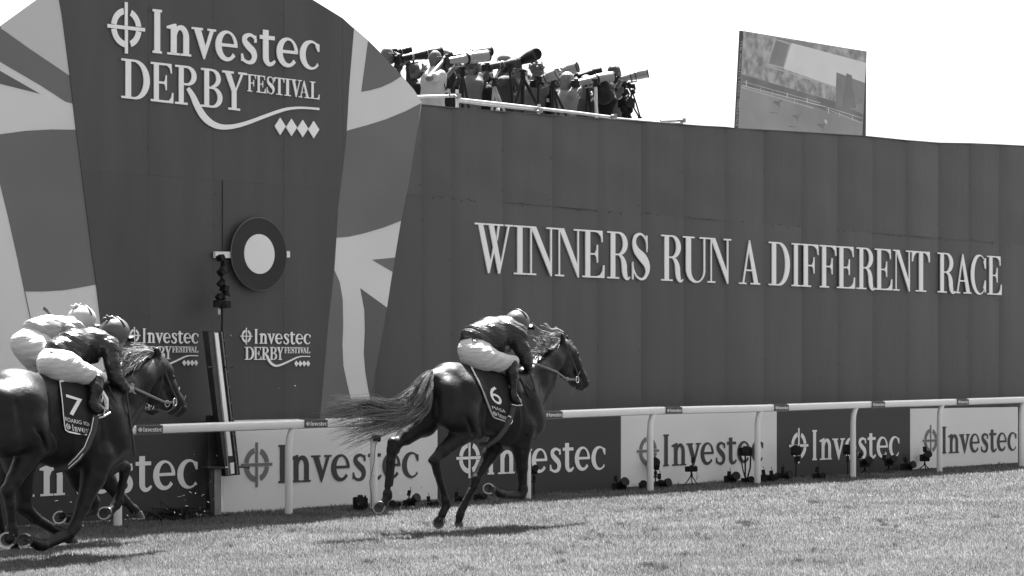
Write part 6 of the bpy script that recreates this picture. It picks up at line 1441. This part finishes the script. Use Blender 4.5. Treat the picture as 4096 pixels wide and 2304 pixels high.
person(22.6, 1775, 400, 'grey', 'photographer in grey behind the thin monopod, face hidden by the white lens', hand=(1840, 390, .0), hair='dark', sleeve=1.8, trous='denim')
person(21.8, 1905, 395, 'black', 'photographer in black with a large bag, right of the white monopod', hand=(1960, 380, .0), hair='dark', sleeve=1.8, wide=1.05, trous='black')
person(22.2, 1992, 318, 'midgrey', 'dark haired young photographer at the right end of the group', hand=(2025, 345, .06), hand2=(2060, 385, -.04), hair='dark', sleeve=1.6, trous='denim')
for hx_, hy_, D_, lab_ in [(530, 330, 23.4, 'dark clad photographer far behind, in the gap left of the bald man'), (790, 300, 23.4, 'dark clad photographer far behind, right of the bald man'), (1300, 380, 23.3, 'dark clad photographer far behind the black tripod'), (1560, 420, 23.3, 'dark clad photographer far behind, left of the blonde photographer'), (1850, 430, 23.2, 'dark clad photographer far behind the black bag')]:
    person(D_, hx_, hy_, 'black', lab_, hand=(hx_ + 60, hy_ - 5, 0), hair='dark', sleeve=1.8)
Bg = Body(); g_ = G(21.5); Bg.cap(g_(1900, 420), g_(1905, 500), .09, .12, .05); Bg.cap(g_(1870, 480), g_(1940, 490), .10, .09, .05); Bg.cap(g_(1895, 400, 0), g_(1880, 380, 0), .03, .02, .03)
tag(Bg.mesh('shoulder_bag', M_C['black'], None, .015), 'bulky black bag hanging below the white lens at the right', 'bag')
def tripod(D, hub, feet, mt, lab, r=.014, name='tripod', head=True, kind='tripod'):
    g_ = G(D); h_ = g_(*hub); t = thing(name, Vector((h_.x, h_.y, 4.26)), lab, kind, 'camera supports on the press platform' if kind == 'tripod' else None)
    for f in feet:
        m = MB(); e = g_(*f); k = (h_.z - 4.27) / max(h_.z - e.z, .01); e2 = h_ + (e - h_) * k; mid = h_ + (e2 - h_) * .5
        m.tube([h_, mid, mid, e2], [r * 1.3, r * 1.3, r, r * .9], 8); m.ball(mid, r * 1.6, 8); m.build('leg', mt, t, sm=True)
    if head:
        m = MB(); m.abox(h_ + UP * .02, .035, .035, .03); m.ball(h_ + UP * .06, .03, 10); m.abox(h_ + UP * .09, .05, .03, .012); m.tube([h_ + UP * .05, h_ + UP * .02 + DIR * .12], .008, 6); m.build('head', M_BLK, t)
    return t
tripod(21.4, (1048, 415), [(1030, 608), (1128, 618), (1080, 600, -.15)], M_GREYM, 'pale metal tripod under the camouflaged lens')
tripod(21.5, (1272, 350), [(1195, 600), (1268, 620), (1385, 570)], M_BLK, 'black tripod standing with splayed legs in the middle of the group', r=.018)
tripod(21.4, (1505, 425), [(1500, 640), (1590, 605), (1540, 600, -.2)], M_BLK, 'black tripod in front of the blonde photographer', r=.016)
tripod(21.4, (1838, 420), [(1846, 640)], M_STEEL, 'white monopod under the blonde photographer\'s lens', name='monopod', r=.02)
tripod(21.4, (1392, 400), [(1392, 545)], M_BLK, 'slim black monopod under the short white lens', name='monopod')
tripod(21.6, (1776, 430), [(1765, 600), (1800, 600)], M_BLK, 'black bipod stand hidden behind the white lens barrel', name='bipod')
tripod(21.6, (800, 330), [(760, 600), (800, 620), (850, 600, -.2)], M_BLK, 'black tripod right of the bald photographer', r=.016)
tripod(21.6, (1170, 300), [(1190, 560)], M_BLK, 'thin black monopod before the grey vest', name='monopod')
tripod(22.4, (370, 250), [(365, 520), (410, 520)], M_BLK, 'black stand beside the leftmost photographer', name='bipod')
# film camera on its tripod at the right end
g_ = G(21.5); vc = thing('video_camera', g_(2090, 560), 'black video camera rig leaning on a tripod at the right end of the platform', 'video camera')
m = MB(); dslr(m, g_(2080, 545), Matrix.Rotation(.5, 3, 'Z'), .11, .085, .06); m.build('body', M_BLK, vc)
m = MB(); m.lathe(g_(2085, 545, .05), g_(2112, 538, .25), [(0, .06), (.4, .062), (.5, .055), (1, .06), (1, .05)], 20); m.build('lens', M_BLK2, vc, sm=True)
m = MB(); m.lathe(g_(2112, 538, .24), g_(2112, 538, .25), [(0, .05), (1, .045)], 16); m.build('front_glass', M_GLASS, vc)
B = Body(); 
for x, y, r in [(2060, 600, .06), (2085, 620, .075), (2075, 650, .07), (2095, 670, .06), (2110, 600, .05), (2050, 570, .05), (2045, 520, .04), (2060, 480, .035)]: B.ell(g_(x, y, random.uniform(-.05, .05)), HX0, (r, r * .8, r), .03)
B.mesh('cable_bag', M_C['black'], vc, .014, post=wrinkle(.01, 40))
m = MB()
for pts in [[(2060, 400), (2100, 410), (2140, 405), (2146, 440), (2125, 470)], [(2050, 420), (2100, 430), (2120, 470), (2115, 510)], [(2040, 400), (2070, 430), (2060, 500), (2040, 560)], [(2080, 440), (2100, 480), (2080, 520)]]:
    m.tube([g_(x, y, random.uniform(-.02, .02)) for x, y in pts], .016, 8)
m.build('bracket', M_BLK, vc, sm=True)
for x, y in [(2068, 402), (2098, 408), (2122, 420), (2130, 465), (2075, 470)]:
    m = MB(); m.abox(g_(x, y, .03), .035, .03, .028, Matrix.Rotation(random.random(), 3, 'Y')); m.build('clamp', M_BLK, vc)
for pts in [[(2128, 470), (2158, 560), (2186, 660)], [(2130, 575), (2155, 620), (2180, 664)], [(2080, 640), (2090, 700), (2095, 740)]]:
    m = MB(); m.tube([g_(x, y, .02) for x, y in pts], .012, 8); m.build('leg', M_BLK, vc, sm=True)
m = MB(); m.abox(g_(2184, 664, .02), .03, .02, .012); m.build('foot', M_BLK, vc)
bt = thing('water_bottle', g_(1076, 640), 'clear plastic water bottle standing under the pale tripod', 'bottle')
m = MB(); m.lathe(G(21.2)(1076, 640), G(21.2)(1076, 574), [(0, .033), (.3, .033), (.5, .03), (.62, .032), (.78, .012), (.8, .012)], 14); m.build('bottle', mat('bottle_plastic', .5, .15, .6), bt, sm=True)
m = MB(); m.lathe(G(21.2)(1076, 586), G(21.2)(1076, 573), [(0, .015), (1, .015)], 12); m.build('cap', M_TRIM, bt)

# bits of turf thrown up by the hooves
m = MB()
for cx_, cy_, sx, sy, n in [(760, 2010, 60, 60, 26), (1480, 2030, 60, 30, 14), (880, 1950, 60, 70, 16), (1760, 1980, 120, 50, 12), (520, 1560, 60, 30, 8), (900, 1500, 200, 150, 8), (1560, 1900, 50, 60, 8), (330, 2000, 90, 80, 14)]:
    for k in range(n):
        p = pl(random.gauss(cx_, sx), min(2110, random.gauss(cy_, sy)), random.uniform(16.6, 18.6)); p.z = max(p.z, .01); v = Vector((random.gauss(0, 1), random.gauss(0, 1), random.gauss(0, 1))).normalized() * random.uniform(.006, .017); w_ = v.orthogonal().normalized() * random.uniform(.002, .004)
        m.add([p - v - w_, p - v + w_, p + v + w_, p + v - w_, p + v.cross(w_).normalized() * .003], [(0, 1, 4), (1, 2, 4), (2, 3, 4), (3, 0, 4), (0, 3, 2, 1)])
tag(m.build('turf_bits', mat('turf_bit', .12, .8, .3), fix=False), 'bits of grass and soil thrown up by the hooves', None, None, 'stuff')
